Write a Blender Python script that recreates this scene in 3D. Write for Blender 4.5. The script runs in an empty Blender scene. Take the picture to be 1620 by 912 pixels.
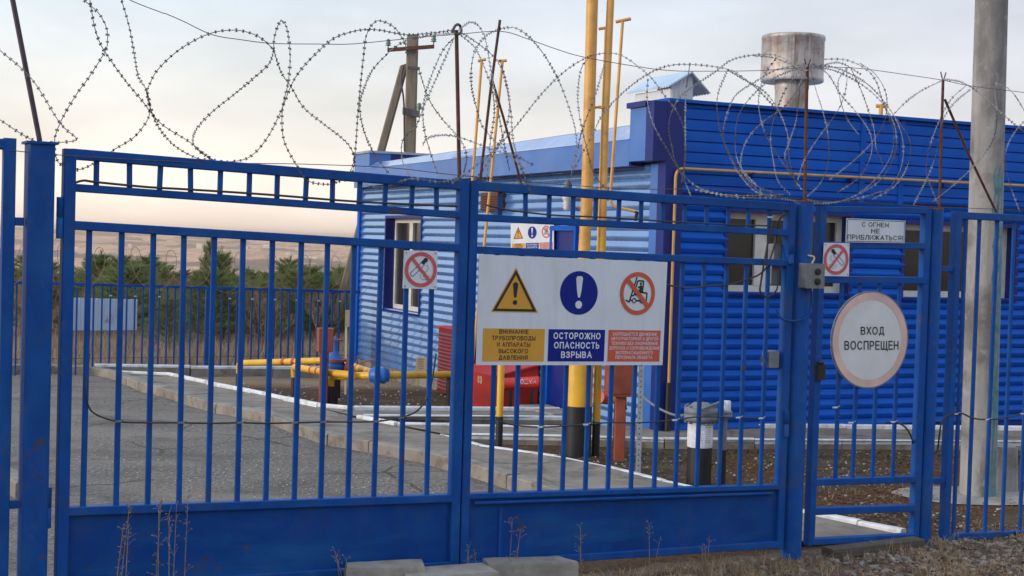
import bpy, math, random
from mathutils import Vector, Matrix, noise
R = math.radians
random.seed(7)
sc = bpy.context.scene
COL = sc.collection

# ------------------------------------------------------------------ camera
F, RHO, PIT, H = 2250., .030, math.atan(72/2250.), 1.98
cd = bpy.data.cameras.new('camera'); cam = bpy.data.objects.new('camera', cd); COL.objects.link(cam)
cd.sensor_width = 36; cd.lens = 36*F/1620; cd.clip_start = .1; cd.clip_end = 20000
cam.matrix_world = Matrix.Translation((0, 0, H)) @ Matrix.Rotation(math.pi/2-PIT, 4, 'X') @ Matrix.Rotation(RHO, 4, 'Z')
sc.camera = cam

# ------------------------------------------------------------------ sky, sun, exposure
SUN_DIR = Vector((-.90, -.36, .20)).normalized()
w = bpy.data.worlds.new('World'); sc.world = w; w.use_nodes = True
nt = w.node_tree; N = nt.nodes; L = nt.links; N.clear()
def nn(tree, t, **k):
    n = tree.nodes.new(t)
    for a, b in k.items(): setattr(n, a, b)
    return n
wo = nn(nt, 'ShaderNodeOutputWorld'); bg = nn(nt, 'ShaderNodeBackground'); L.new(bg.outputs[0], wo.inputs[0])
bg.inputs[1].default_value = .1
sky = nn(nt, 'ShaderNodeTexSky'); sky.sky_type = 'NISHITA'; sky.sun_disc = False
sky.sun_elevation = math.asin(SUN_DIR.z); sky.sun_rotation = math.atan2(SUN_DIR.x, SUN_DIR.y)
tc = nn(nt, 'ShaderNodeTexCoord'); sp = nn(nt, 'ShaderNodeSeparateXYZ'); L.new(tc.outputs['Generated'], sp.inputs[0])
# thin high cloud veil: warm and bright low on the sunset side, lavender grey away from it
ramp = nn(nt, 'ShaderNodeValToRGB'); L.new(sp.outputs[2], ramp.inputs[0])
cr = ramp.color_ramp; cr.elements[0].position = 0; cr.elements[0].color = (1.06, .89, .76, 1)
cr.elements[1].position = 1; cr.elements[1].color = (.80, .92, 1.10, 1)
for p, c in ((.035, (1.03, .93, .82, 1)), (.09, (.88, .86, .82, 1)), (.17, (.68, .78, .87, 1)), (.4, (.72, .83, .99, 1))):
    e = cr.elements.new(p); e.color = c
ramp2 = nn(nt, 'ShaderNodeValToRGB'); L.new(sp.outputs[2], ramp2.inputs[0])
cr = ramp2.color_ramp; cr.elements[0].position = 0; cr.elements[0].color = (.72, .70, .70, 1)
cr.elements[1].position = 1; cr.elements[1].color = (.80, .92, 1.10, 1)
for p, c in ((.08, (.73, .72, .76, 1)), (.17, (.65, .67, .75, 1)), (.4, (.72, .83, .99, 1))):
    e = cr.elements.new(p); e.color = c
az = nn(nt, 'ShaderNodeMapRange'); az.inputs[1].default_value = .42; az.inputs[2].default_value = -.25; L.new(sp.outputs[0], az.inputs[0])
mxa = nn(nt, 'ShaderNodeMix', data_type='RGBA'); L.new(az.outputs[0], mxa.inputs[0]); L.new(ramp2.outputs[0], mxa.inputs[6]); L.new(ramp.outputs[0], mxa.inputs[7])
# streaky cloud modulation
mp = nn(nt, 'ShaderNodeMapping'); mp.inputs['Scale'].default_value = (5, 5, 16); mp.inputs['Rotation'].default_value = (0, R(-8), 0); L.new(tc.outputs['Generated'], mp.inputs[0])
nz = nn(nt, 'ShaderNodeTexNoise'); nz.inputs['Scale'].default_value = 1.3; nz.inputs['Detail'].default_value = 5; nz.inputs['Roughness'].default_value = .5; L.new(mp.outputs[0], nz.inputs[0])
mr = nn(nt, 'ShaderNodeMapRange'); mr.inputs[1].default_value = .32; mr.inputs[2].default_value = .68; mr.inputs[3].default_value = .92; mr.inputs[4].default_value = 1.06; L.new(nz.outputs[0], mr.inputs[0])
vm = nn(nt, 'ShaderNodeVectorMath', operation='SCALE'); L.new(mxa.outputs[2], vm.inputs[0]); L.new(mr.outputs[0], vm.inputs['Scale'])
vs = nn(nt, 'ShaderNodeVectorMath', operation='SCALE'); L.new(vm.outputs[0], vs.inputs[0]); vs.inputs['Scale'].default_value = 12.2
# bluer gaps between the veil
gap = nn(nt, 'ShaderNodeMapRange'); gap.inputs[1].default_value = .45; gap.inputs[2].default_value = .75; gap.inputs[3].default_value = .08; gap.inputs[4].default_value = .30
nz2 = nn(nt, 'ShaderNodeTexNoise'); nz2.inputs['Scale'].default_value = .8; nz2.inputs['Detail'].default_value = 4; L.new(mp.outputs[0], nz2.inputs[0]); L.new(nz2.outputs[0], gap.inputs[0])
mxs = nn(nt, 'ShaderNodeMix', data_type='RGBA'); L.new(gap.outputs[0], mxs.inputs[0]); L.new(vs.outputs[0], mxs.inputs[6]); L.new(sky.outputs[0], mxs.inputs[7])
L.new(mxs.outputs[2], bg.inputs[0])
sd = bpy.data.lights.new('sun', 'SUN'); sun = bpy.data.objects.new('sun', sd); COL.objects.link(sun)
sd.energy = 2.0; sd.angle = R(12); sd.color = (1, .86, .74)
sun.rotation_euler = (-SUN_DIR).to_track_quat('-Z', 'Y').to_euler(); sun.location = (-20, -8, 12)
vsn = sc.view_settings; vsn.view_transform = 'Standard'; vsn.look = 'None'; vsn.exposure = 0; vsn.gamma = 1; vsn.use_curve_mapping = False

# ------------------------------------------------------------------ helpers
def tag(o, label=None, cat=None, group=None, kind=None):
    if label: o['label'] = label
    if cat: o['category'] = cat
    if group: o['group'] = group
    if kind: o['kind'] = kind
    return o
def thing(name, label, cat, loc=(0, 0, 0), group=None):
    o = bpy.data.objects.new(name, None); COL.objects.link(o); o.location = loc; o.empty_display_size = .2
    return tag(o, label, cat, group)
def wloc(o):
    v = Vector((0, 0, 0))
    while o: v += o.location; o = o.parent
    return v
def V(*a): return Vector(a[0]) if len(a) == 1 else Vector(a)

class MB:
    def __init__(s): s.v = []; s.f = []; s.m = []; s.sm = []
    def add(s, vs, fs, mi=0, smooth=False):
        b = len(s.v); s.v += [tuple(v) for v in vs]
        for f in fs: s.f.append([b+i for i in f]); s.m.append(mi); s.sm.append(smooth)
    def hexa(s, p, mi=0):      # 8 points: bottom ring 4, top ring 4
        s.add(p, [(0, 3, 2, 1), (4, 5, 6, 7), (0, 1, 5, 4), (1, 2, 6, 5), (2, 3, 7, 6), (3, 0, 4, 7)], mi)
    def box(s, o, ax, ay, az, mi=0):  # centre + half axes
        o, ax, ay, az = V(o), V(ax), V(ay), V(az)
        s.hexa([o-ax-ay-az, o+ax-ay-az, o+ax+ay-az, o-ax+ay-az, o-ax-ay+az, o+ax-ay+az, o+ax+ay+az, o-ax+ay+az], mi)
    def beam(s, a, b, wv, tv, mi=0, bev=0):   # bar from a to b with half vectors wv, tv (bevelled edges if bev)
        a, b, wv, tv = V(a), V(b), V(wv), V(tv)
        if not bev:
            s.hexa([a-wv-tv, a+wv-tv, a+wv+tv, a-wv+tv, b-wv-tv, b+wv-tv, b+wv+tv, b-wv+tv], mi); return
        k = 1-bev/max(wv.length, 1e-6); q = 1-bev/max(tv.length, 1e-6)
        ring = [(-k, -1), (k, -1), (1, -q), (1, q), (k, 1), (-k, 1), (-1, q), (-1, -q)]
        vs = [a+wv*x+tv*y for x, y in ring]+[b+wv*x+tv*y for x, y in ring]
        s.add(vs, [(i, (i+1) % 8, 8+(i+1) % 8, 8+i) for i in range(8)]+[tuple(range(7, -1, -1)), tuple(range(8, 16))], mi)
    def tube(s, pts, r, n=8, mi=0, caps=True, smooth=True):
        pts = [V(p) for p in pts]; rs = r if isinstance(r, (list, tuple)) else [r]*len(pts)
        t = (pts[1]-pts[0]).normalized(); u = t.orthogonal().normalized(); vs = []
        for i, p in enumerate(pts):
            tt = (pts[min(i+1, len(pts)-1)]-pts[max(i-1, 0)])
            if tt.length < 1e-9: tt = t
            tt = tt.normalized(); u = (u-tt*u.dot(tt)).normalized(); q = tt.cross(u)
            for k in range(n):
                a = 2*math.pi*k/n; vs.append(p+(u*math.cos(a)+q*math.sin(a))*rs[i])
        m = len(pts)
        s.add(vs, [(i*n+k, i*n+(k+1) % n, (i+1)*n+(k+1) % n, (i+1)*n+k) for i in range(m-1) for k in range(n)], mi, smooth)
        if caps: s.add(vs[:n], [tuple(range(n-1, -1, -1))], mi); s.add(vs[-n:], [tuple(range(n))], mi)
    def lathe(s, o, prof, n=24, axis=(0, 0, 1), mi=0, smooth=True):  # prof: list of (r, h)
        o = V(o); ax = V(axis).normalized(); u = ax.orthogonal().normalized(); q = ax.cross(u); vs = []
        for r, h in prof:
            for k in range(n):
                a = 2*math.pi*k/n; vs.append(o+ax*h+(u*math.cos(a)+q*math.sin(a))*max(r, 1e-4))
        m = len(prof)
        s.add(vs, [(i*n+k, i*n+(k+1) % n, (i+1)*n+(k+1) % n, (i+1)*n+k) for i in range(m-1) for k in range(n)], mi, smooth)
        s.add(vs[:n], [tuple(range(n-1, -1, -1))], mi); s.add(vs[-n:], [tuple(range(n))], mi)
    def build(s, name, mats, parent=None, smooth_angle=None):
        off = wloc(parent) if parent else V((0, 0, 0))
        me = bpy.data.meshes.new(name); me.from_pydata([(v[0]-off.x, v[1]-off.y, v[2]-off.z) for v in s.v], [], s.f)
        for m in (mats if isinstance(mats, (list, tuple)) else [mats]): me.materials.append(m)
        me.polygons.foreach_set('material_index', s.m); me.polygons.foreach_set('use_smooth', s.sm); me.update()
        o = bpy.data.objects.new(name, me); COL.objects.link(o)
        if parent: o.parent = parent
        return o
def copy_thing(o, loc, rz=0, sc_=1, sz=None):
    c = o.copy(); COL.objects.link(c); c.location = loc; c.rotation_euler = (0, 0, rz); c.scale = (sc_, sc_, sz or sc_)
    for ch in list(o.children):
        k = ch.copy(); COL.objects.link(k); k.parent = c
    return c
def fillet(pts, r, n=5):
    pts = [V(p) for p in pts]; out = [pts[0]]
    for a, b, c in zip(pts, pts[1:], pts[2:]):
        d1 = (a-b); d2 = (c-b); q = min(r, d1.length*.45, d2.length*.45); p1 = b+d1.normalized()*q; p2 = b+d2.normalized()*q
        for i in range(n+1):
            t = i/n; out.append(p1*(1-t)**2+b*2*t*(1-t)+p2*t*t)
    out.append(pts[-1]); return out
def spline(pts, per=8):
    P = [V(p) for p in pts]; P = [P[0]*2-P[1]]+P+[P[-1]*2-P[-2]]; out = []
    for i in range(1, len(P)-2):
        a, b, c, d = P[i-1:i+3]
        for k in range(per):
            t = k/per
            out.append(.5*((2*b)+(c-a)*t+(2*a-5*b+4*c-d)*t*t+(3*b-a-3*c+d)*t**3))
    out.append(P[-2]); return out

# ---- surveying: a photo pixel seen through the camera, met with a real plane of the place
def ray(px, py):
    dx = px-810; dy = py-456; c, s = math.cos(RHO), math.sin(RHO)
    x = (dx*c+dy*s)/F; up = -(-dx*s+dy*c)/F; cp, sp_ = math.cos(PIT), math.sin(PIT)
    return V((x, cp+up*sp_, -sp_+up*cp))
def zyard(y):
    t = y-14.6; return -.030*t if t > .6 else (-.025*max(0, t+.6)**2/2 if t > -.6 else 0)
def ground(px, py, dz=0):
    d = ray(px, py); z = 0
    for i in range(8):
        t = (z+dz-H)/d.z; z = zyard(d.y*t)
    return V((d.x*t, d.y*t, z+dz))
def at(px, py, y):      # the point of that sight line at depth y
    d = ray(px, py); t = y/d.y; return V((0, 0, H))+d*t
class Plane:
    def __init__(s, o, ang):
        s.o = V(o); s.o.z = 0; s.d = V((math.cos(ang), math.sin(ang), 0)); s.n = V((math.sin(ang), -math.cos(ang), 0))
    def P(s, u, w, z): return s.o+s.d*u+s.n*w+V((0, 0, z))
    def px(s, x, y, w=0):
        d = ray(x, y); oo = s.o+s.n*w-V((0, 0, H)); t = oo.dot(s.n)/d.dot(s.n); p = d*t+V((0, 0, H))
        return (p-s.o).dot(s.d), p.z
    def at(s, x, y, w=0):
        u, z = s.px(x, y, w); return s.P(u, w, z)
G = Plane((1.8953, 9.2, 0), R(29))
BA = R(24.2)
FR = Plane((1.5935, 14.955, 0), BA)                 # front wall of the building
SD = Plane((1.5935, 14.955, 0), BA+math.pi/2)       # side wall; its u runs to the back
SD.n = -FR.d                                        # facing left
Z = V((0, 0, 1))
HAZE = 3.0e-4

# ------------------------------------------------------------------ materials
def mat(name, col, rough=.6, metal=0, var=.15, vscale=8, col2=None, c2amt=0, c2scale=3, bump=0, bscale=60, streak=0, spec=.5, coat=0, dirt=None, dirtamt=0, stretch=(1, 1, 1), ior=1.5):
    m = bpy.data.materials.new(name); m.use_nodes = True; t = m.node_tree; b = t.nodes['Principled BSDF']; Lk = t.links.new
    tcn = nn(t, 'ShaderNodeTexCoord'); geo = nn(t, 'ShaderNodeNewGeometry')
    mpn = nn(t, 'ShaderNodeMapping'); mpn.inputs['Scale'].default_value = stretch; Lk(geo.outputs['Position'], mpn.inputs[0])
    n1 = nn(t, 'ShaderNodeTexNoise'); n1.inputs['Scale'].default_value = vscale; n1.inputs['Detail'].default_value = 5; Lk(mpn.outputs[0], n1.inputs[0])
    mrn = nn(t, 'ShaderNodeMapRange'); mrn.inputs[1].default_value = .3; mrn.inputs[2].default_value = .7; mrn.inputs[3].default_value = 1-var; mrn.inputs[4].default_value = 1+var; Lk(n1.outputs[0], mrn.inputs[0])
    sv = nn(t, 'ShaderNodeVectorMath', operation='SCALE'); sv.inputs[0].default_value = col; Lk(mrn.outputs[0], sv.inputs['Scale'])
    out = sv.outputs[0]
    def over(out, c, amt, scale, lo, hi, st=(1, 1, 1)):
        mm = nn(t, 'ShaderNodeMapping'); mm.inputs['Scale'].default_value = st; Lk(geo.outputs['Position'], mm.inputs[0])
        n2 = nn(t, 'ShaderNodeTexNoise'); n2.inputs['Scale'].default_value = scale; n2.inputs['Detail'].default_value = 8; n2.inputs['Roughness'].default_value = .62; Lk(mm.outputs[0], n2.inputs[0])
        r2 = nn(t, 'ShaderNodeMapRange'); r2.inputs[1].default_value = lo; r2.inputs[2].default_value = hi; r2.inputs[4].default_value = amt; Lk(n2.outputs[0], r2.inputs[0])
        mx = nn(t, 'ShaderNodeMix', data_type='RGBA'); Lk(r2.outputs[0], mx.inputs[0]); Lk(out, mx.inputs[6]); mx.inputs[7].default_value = (*c, 1)
        return mx.outputs[2]
    if col2: out = over(out, col2, c2amt, c2scale, .48, .66)
    if streak: out = over(out, dirt or (.3, .33, .36), streak, 3, .5, .75, (9, 9, .5))
    if dirtamt: out = over(out, dirt, dirtamt, 14, .6, .7)
    Lk(out, b.inputs['Base Color'])
    b.inputs['Roughness'].default_value = rough; b.inputs['Metallic'].default_value = metal; b.inputs['IOR'].default_value = ior
    b.inputs['Specular IOR Level'].default_value = spec; b.inputs['Coat Weight'].default_value = coat
    if rough < .9:
        rr = nn(t, 'ShaderNodeMapRange'); rr.inputs[3].default_value = max(.05, rough-.1); rr.inputs[4].default_value = min(1, rough+.12); Lk(n1.outputs[0], rr.inputs[0]); Lk(rr.outputs[0], b.inputs['Roughness'])
    if bump:
        n3 = nn(t, 'ShaderNodeTexNoise'); n3.inputs['Scale'].default_value = bscale; n3.inputs['Detail'].default_value = 6; Lk(geo.outputs['Position'], n3.inputs[0])
        bp = nn(t, 'ShaderNodeBump'); bp.inputs['Strength'].default_value = 1; bp.inputs['Distance'].default_value = bump; Lk(n3.outputs[0], bp.inputs['Height']); Lk(bp.outputs[0], b.inputs['Normal'])
    return m
BLUE = (.0015, .062, .285)
M = {}
M['gate'] = mat('gate_blue_paint', BLUE, .5, spec=.2, var=.16, vscale=6, col2=(.010, .10, .31), c2amt=.55, c2scale=4, bump=.0006, bscale=35, dirt=(.10, .10, .10), dirtamt=.35, streak=.0, stretch=(2, 2, .7))
M['gatepanel'] = mat('gate_panel_paint', (.0012, .050, .25), .5, spec=.14, var=.14, vscale=3, col2=(.006, .08, .28), c2amt=.5, c2scale=5, bump=.001, bscale=12, streak=.42, dirt=(.035, .05, .10))
M['rust'] = mat('rusty_steel', (.10, .038, .026), .8, var=.4, vscale=30, bump=.0008, bscale=120)
M['purple'] = mat('dark_stake_paint', (.055, .032, .05), .55, var=.3, vscale=20)
M['wire'] = mat('galvanised_wire', (.28, .275, .28), .5, .5, var=.35, vscale=40)
M['darkwire'] = mat('dark_steel_backlit_wire', (.10, .095, .10), .6, .3, var=.3, vscale=40)  # also serves the left razor coil, its backlit darkness put into the colour
M['cable'] = mat('black_cable', (.03, .03, .034), .5, var=.2)
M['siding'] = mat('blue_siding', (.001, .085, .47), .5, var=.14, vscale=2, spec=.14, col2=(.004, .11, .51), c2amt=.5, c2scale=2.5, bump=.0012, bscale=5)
M['sidingside'] = mat('blue_siding_sky_sheen', (.07, .22, .54), .27, .25, var=.12, vscale=3, spec=1., coat=1., col2=(.12, .26, .56), c2amt=.35, c2scale=1.2, bump=.0015, bscale=5, ior=1.8)  # same siding as the front; sky sheen and sunlight put into the paler colour
M['trim'] = mat('navy_trim', (.004, .016, .17), .42, var=.12, vscale=4, spec=.35)
M['fascia'] = mat('fascia_sheet', (.020, .13, .44), .34, .0, var=.15, vscale=2, spec=.6, coat=.15, col2=(.08, .20, .54), c2amt=.5, c2scale=1.5)
M['flash'] = mat('roof_flashing', (.20, .30, .56), .28, .3, var=.2, vscale=2, spec=1., coat=.6, col2=(.42, .48, .62), c2amt=.6)
M['hutwhite'] = mat('hut_white_sheet', (.56, .57, .60), .5, .1, var=.1, vscale=4, streak=.35, dirt=(.32, .31, .30))
M['roof'] = mat('roof_sheet', (.30, .36, .46), .4, .3, var=.2, vscale=3)
M['white'] = mat('white_frame', (.62, .60, .56), .5, var=.12, vscale=9, dirt=(.35, .32, .28), dirtamt=.5)
M['glass'] = mat('dark_window_glass', (.030, .026, .024), .08, var=.4, vscale=2, spec=.4)
M['curtain'] = mat('room_curtain', (.055, .045, .040), .9, var=.4, vscale=6, stretch=(3, 3, .4))
M['signwhite'] = mat('sign_white', (.64, .68, .75), .45, var=.05, vscale=4, streak=.25, dirt=(.38, .40, .44))
M['signyellow'] = mat('sign_yellow', (.62, .31, .03), .5, var=.05)
M['signblue'] = mat('sign_blue', (.002, .014, .22), .5, spec=.2, var=.05)
M['signred'] = mat('sign_red', (.56, .085, .04), .5, var=.08)
M['signpink'] = mat('sign_faded_red', (.55, .09, .10), .5, var=.15, vscale=30)
M['signfade'] = mat('round_sign_faded_ring', (.66, .44, .41), .5, var=.2, vscale=5, col2=(.66, .55, .42), c2amt=.95, c2scale=2.4)
M['signpale'] = mat('round_sign_white', (.66, .66, .68), .5, var=.05, col2=(.60, .58, .52), c2amt=.5, c2scale=5)
M['ink'] = mat('sign_black_ink', (.012, .012, .014), .6, var=.1)
M['yellow'] = mat('gas_pipe_yellow', (.74, .41, .03), .4, var=.12, vscale=5, col2=(.55, .26, .03), c2amt=.5, bump=.0006, bscale=30)
M['ochre'] = mat('riser_ochre_paint', (.70, .37, .09), .5, var=.14, vscale=7, col2=(.50, .22, .04), c2amt=.6, c2scale=5, dirt=(.2, .08, .03), dirtamt=.4, bump=.0006, bscale=30)
M['wallpipe'] = mat('wall_pipe_paint', (.50, .30, .085), .5, var=.15, vscale=6)
M['black'] = mat('bitumen_black', (.010, .010, .011), .55, var=.3, vscale=20, bump=.001, bscale=60)
M['red'] = mat('fire_red_paint', (.50, .024, .018), .42, var=.12, vscale=6, bump=.0005)
M['reddark'] = mat('cabinet_dark_red', (.17, .010, .012), .45, var=.15, vscale=6)
M['redband'] = mat('band_red', (.45, .045, .02), .5, var=.1)
M['redlead'] = mat('red_lead_primer', (.30, .065, .035), .6, var=.18, vscale=9, col2=(.20, .045, .03), c2amt=.5, bump=.0008)
M['valve'] = mat('valve_blue', (.012, .11, .42), .45, var=.2, vscale=12)
M['grey'] = mat('grey_paint', (.16, .18, .21), .5, var=.15, vscale=20, bump=.0008)
M['greybox'] = mat('grey_box', (.17, .175, .185), .5, var=.15, vscale=30)
M['galv'] = mat('galvanised_sheet', (.40, .43, .48), .4, .5, var=.2, vscale=8, streak=.4, dirt=(.30, .28, .26))
M['tank'] = mat('weathered_tank_metal', (.50, .46, .43), .5, .4, var=.2, vscale=3, col2=(.30, .19, .15), c2amt=.85, c2scale=4.5, streak=.6, dirt=(.22, .15, .13), bump=.002, bscale=8)
M['paleblue'] = mat('pale_blue_sheet', (.42, .53, .72), .45, .1, var=.06, vscale=2)
M['hutroof'] = mat('hut_roof_sheet', (.50, .62, .74), .35, .3, var=.1, vscale=3)
M['fieldgrass'] = mat('field_grass', (.34, .255, .175), .9, var=.35, vscale=6, col2=(.21, .15, .10), c2amt=.7, c2scale=3)
M['paper'] = mat('white_paper_wrap', (.62, .63, .67), .7, var=.12, vscale=30)
M['cream'] = mat('cream_plate', (.60, .48, .30), .6, var=.1)
M['porcelain'] = mat('white_porcelain', (.6, .58, .54), .3, var=.1)
M['greenglass'] = mat('insulator_green_glass', (.12, .20, .16), .3, var=.1)
M['pole'] = mat('concrete_pole', (.31, .305, .30), .85, var=.2, vscale=5, col2=(.13, .12, .112), c2amt=.9, c2scale=2.6, bump=.004, bscale=40, dirt=(.20, .13, .09), streak=.5, stretch=(1, 1, .4))
M['polepaint'] = mat('turquoise_paint_smear', (.075, .21, .25), .7, var=.3, vscale=14, col2=(.24, .23, .21), c2amt=.65, c2scale=3.5)
M['woodpole'] = mat('grey_pole', (.20, .17, .13), .85, var=.2, vscale=10, stretch=(3, 3, .3), bump=.004, bscale=20)
M['concrete'] = mat('concrete_path', (.245, .212, .178), .9, var=.2, vscale=5, col2=(.14, .112, .086), c2amt=.8, c2scale=1.8, bump=.003, bscale=50)
M['block'] = mat('concrete_block', (.30, .275, .245), .9, var=.18, vscale=7, col2=(.18, .165, .15), c2amt=.7, c2scale=6, bump=.004, bscale=40)
M['kerbside'] = mat('kerb_concrete', (.26, .235, .20), .9, var=.2, vscale=4, col2=(.16, .14, .12), c2amt=.6, c2scale=3, bump=.003, bscale=40)
M['kerbwhite'] = mat('kerb_whitewash', (.72, .73, .75), .8, var=.12, vscale=8, col2=(.34, .31, .27), c2amt=.6, c2scale=7, bump=.002, bscale=40)
M['asphalt'] = mat('old_asphalt', (.160, .142, .124), .95, var=.6, vscale=30, col2=(.075, .066, .058), c2amt=.7, c2scale=.9, bump=.02, bscale=30, dirt=(.26, .24, .215), dirtamt=.6)
M['dirt'] = mat('bare_dirt', (.085, .062, .045), .95, var=.3, vscale=4, col2=(.125, .10, .07), c2amt=.7, c2scale=2, bump=.02, bscale=14, dirt=(.05, .06, .025), dirtamt=.5)
M['plank'] = mat('weathered_plank', (.085, .07, .055), .9, var=.35, vscale=5, stretch=(1, 1, 12), bump=.003, bscale=30)
M['stone'] = mat('gravel_stone', (.25, .212, .178), .9, var=.55, vscale=16, col2=(.085, .07, .06), c2amt=.85, c2scale=12)
M['pebble'] = mat('yard_pebble', (.34, .33, .31), .9, var=.3, vscale=16)
M['straw'] = mat('dry_grass', (.34, .235, .135), .9, var=.35, vscale=10, col2=(.15, .09, .055), c2amt=.7, c2scale=8)
M['weed'] = mat('dry_weed', (.27, .20, .125), .9, var=.3, vscale=20)
M['leaf'] = mat('fallen_leaf', (.17, .085, .042), .9, var=.4, vscale=12)
M['greenleaf'] = mat('ground_weed_green', (.04, .075, .022), .8, var=.4, vscale=12)
M['bark'] = mat('pine_bark', (.12, .075, .045), .9, var=.3, vscale=10)
M['needle'] = mat('pine_needles', (.15, .20, .07), .7, var=.4, vscale=.9, col2=(.28, .26, .10), c2amt=.7, c2scale=.5)
M['twig'] = mat('brown_twigs', (.26, .17, .10), .9, var=.3, vscale=3)
M['farwood'] = mat('far_scrub', (.085, .075, .062), .95, var=.3, vscale=.02)
M['farhouse'] = mat('pale_far_house', (.75, .70, .64), .8, var=.05)

t_ = M['needle'].node_tree; pb_ = t_.nodes['Principled BSDF']; tb_ = nn(t_, 'ShaderNodeBsdfTranslucent'); ms_ = nn(t_, 'ShaderNodeMixShader'); ms_.inputs[0].default_value = .4
t_.links.new(pb_.inputs['Base Color'].links[0].from_socket, tb_.inputs[0]); t_.links.new(pb_.outputs[0], ms_.inputs[1]); t_.links.new(tb_.outputs[0], ms_.inputs[2]); t_.links.new(ms_.outputs[0], t_.nodes['Material Output'].inputs[0])
def cracks(m, scale, col, amt, wdt):
    t = m.node_tree; b = t.nodes['Principled BSDF']; Lk = t.links.new; src = b.inputs['Base Color'].links[0].from_socket
    g = nn(t, 'ShaderNodeNewGeometry'); n = nn(t, 'ShaderNodeTexNoise'); n.inputs['Scale'].default_value = 2.5; n.inputs['Detail'].default_value = 6; Lk(g.outputs['Position'], n.inputs[0])
    ad = nn(t, 'ShaderNodeMix', data_type='VECTOR'); ad.inputs[0].default_value = .22; Lk(g.outputs['Position'], ad.inputs[4]); Lk(n.outputs['Color'], ad.inputs[5])
    v = nn(t, 'ShaderNodeTexVoronoi'); v.feature = 'DISTANCE_TO_EDGE'; v.inputs['Scale'].default_value = scale; Lk(ad.outputs[1], v.inputs['Vector'])
    r = nn(t, 'ShaderNodeMapRange'); r.inputs[1].default_value = wdt; r.inputs[2].default_value = 0; r.inputs[3].default_value = 0; r.inputs[4].default_value = amt; Lk(v.outputs['Distance'], r.inputs[0])
    n2 = nn(t, 'ShaderNodeTexNoise'); n2.inputs['Scale'].default_value = .6; n2.inputs['Detail'].default_value = 3; Lk(g.outputs['Position'], n2.inputs[0])
    r2 = nn(t, 'ShaderNodeMapRange'); r2.inputs[1].default_value = .42; r2.inputs[2].default_value = .58; Lk(n2.outputs[0], r2.inputs[0])
    mu = nn(t, 'ShaderNodeMath', operation='MULTIPLY'); Lk(r.outputs[0], mu.inputs[0]); Lk(r2.outputs[0], mu.inputs[1])
    x = nn(t, 'ShaderNodeMix', data_type='RGBA'); Lk(mu.outputs[0], x.inputs[0]); Lk(src, x.inputs[6]); x.inputs[7].default_value = (*col, 1); Lk(x.outputs[2], b.inputs['Base Color'])
def patches(m, scale, col, amt, lo, hi, st=(1, 1, 1)):
    t = m.node_tree; b = t.nodes['Principled BSDF']; Lk = t.links.new; src = b.inputs['Base Color'].links[0].from_socket
    g = nn(t, 'ShaderNodeNewGeometry'); mm = nn(t, 'ShaderNodeMapping'); mm.inputs['Scale'].default_value = st; Lk(g.outputs['Position'], mm.inputs[0])
    n = nn(t, 'ShaderNodeTexNoise'); n.inputs['Scale'].default_value = scale; n.inputs['Detail'].default_value = 9; n.inputs['Roughness'].default_value = .65; Lk(mm.outputs[0], n.inputs[0])
    r = nn(t, 'ShaderNodeMapRange'); r.inputs[1].default_value = lo; r.inputs[2].default_value = hi; r.inputs[4].default_value = amt; Lk(n.outputs[0], r.inputs[0])
    x = nn(t, 'ShaderNodeMix', data_type='RGBA'); Lk(r.outputs[0], x.inputs[0]); Lk(src, x.inputs[6]); x.inputs[7].default_value = (*col, 1); Lk(x.outputs[2], b.inputs['Base Color'])
patches(M['asphalt'],   .55, (.22, .19, .16), .75, .50, .62, (.6, 1.6, 1)); patches(M['asphalt'], 1.3, (.050, .045, .042), .6, .58, .68); cracks(M['asphalt'], .9, (.022, .020, .018), .9, .018)
patches(M['concrete'], 3.5, (.10, .078, .055), .8, .54, .66); cracks(M['concrete'], .8, (.04, .032, .025), .8, .02)
patches(M['kerbside'], 5, (.12, .095, .07), .7, .52, .62)
for k_ in ('gate', 'gatepanel'):
    patches(M[k_], 7, (.075, .045, .032), .8, .64, .69); patches(M[k_], 22, (.055, .04, .035), .75, .65, .70); patches(M[k_], 3, (.05, .075, .13), .4, .55, .68)
patches(M['gatepanel'], 2.2, (.008, .10, .30), .6, .52, .66, (.5, .5, 3)); patches(M['gatepanel'], 1.5, (.03, .06, .13), .5, .56, .7, (.5, .5, 2))
patches(M['siding'], 1.6, (.012, .10, .42), .45, .52, .68, (.6, .6, 1.6))
patches(M['pole'], 2.6, (.125, .115, .11), .7, .50, .62, (1, 1, .35)); patches(M['pole'], 9, (.40, .39, .37), .5, .58, .66)
patches(M['tank'], 5, (.26, .19, .16), .55, .52, .66, (1, 1, 2.5)); patches(M['tank'], 3, (.17, .12, .10), .7, .55, .68, (3, 3, .4))
patches(M['signwhite'], 3, (.46, .46, .45), .5, .55, .75, (1, 1, .4))
def kerb_mat():
    m = M['kerbwhite']; t = m.node_tree; b = t.nodes['Principled BSDF']; return m
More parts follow.
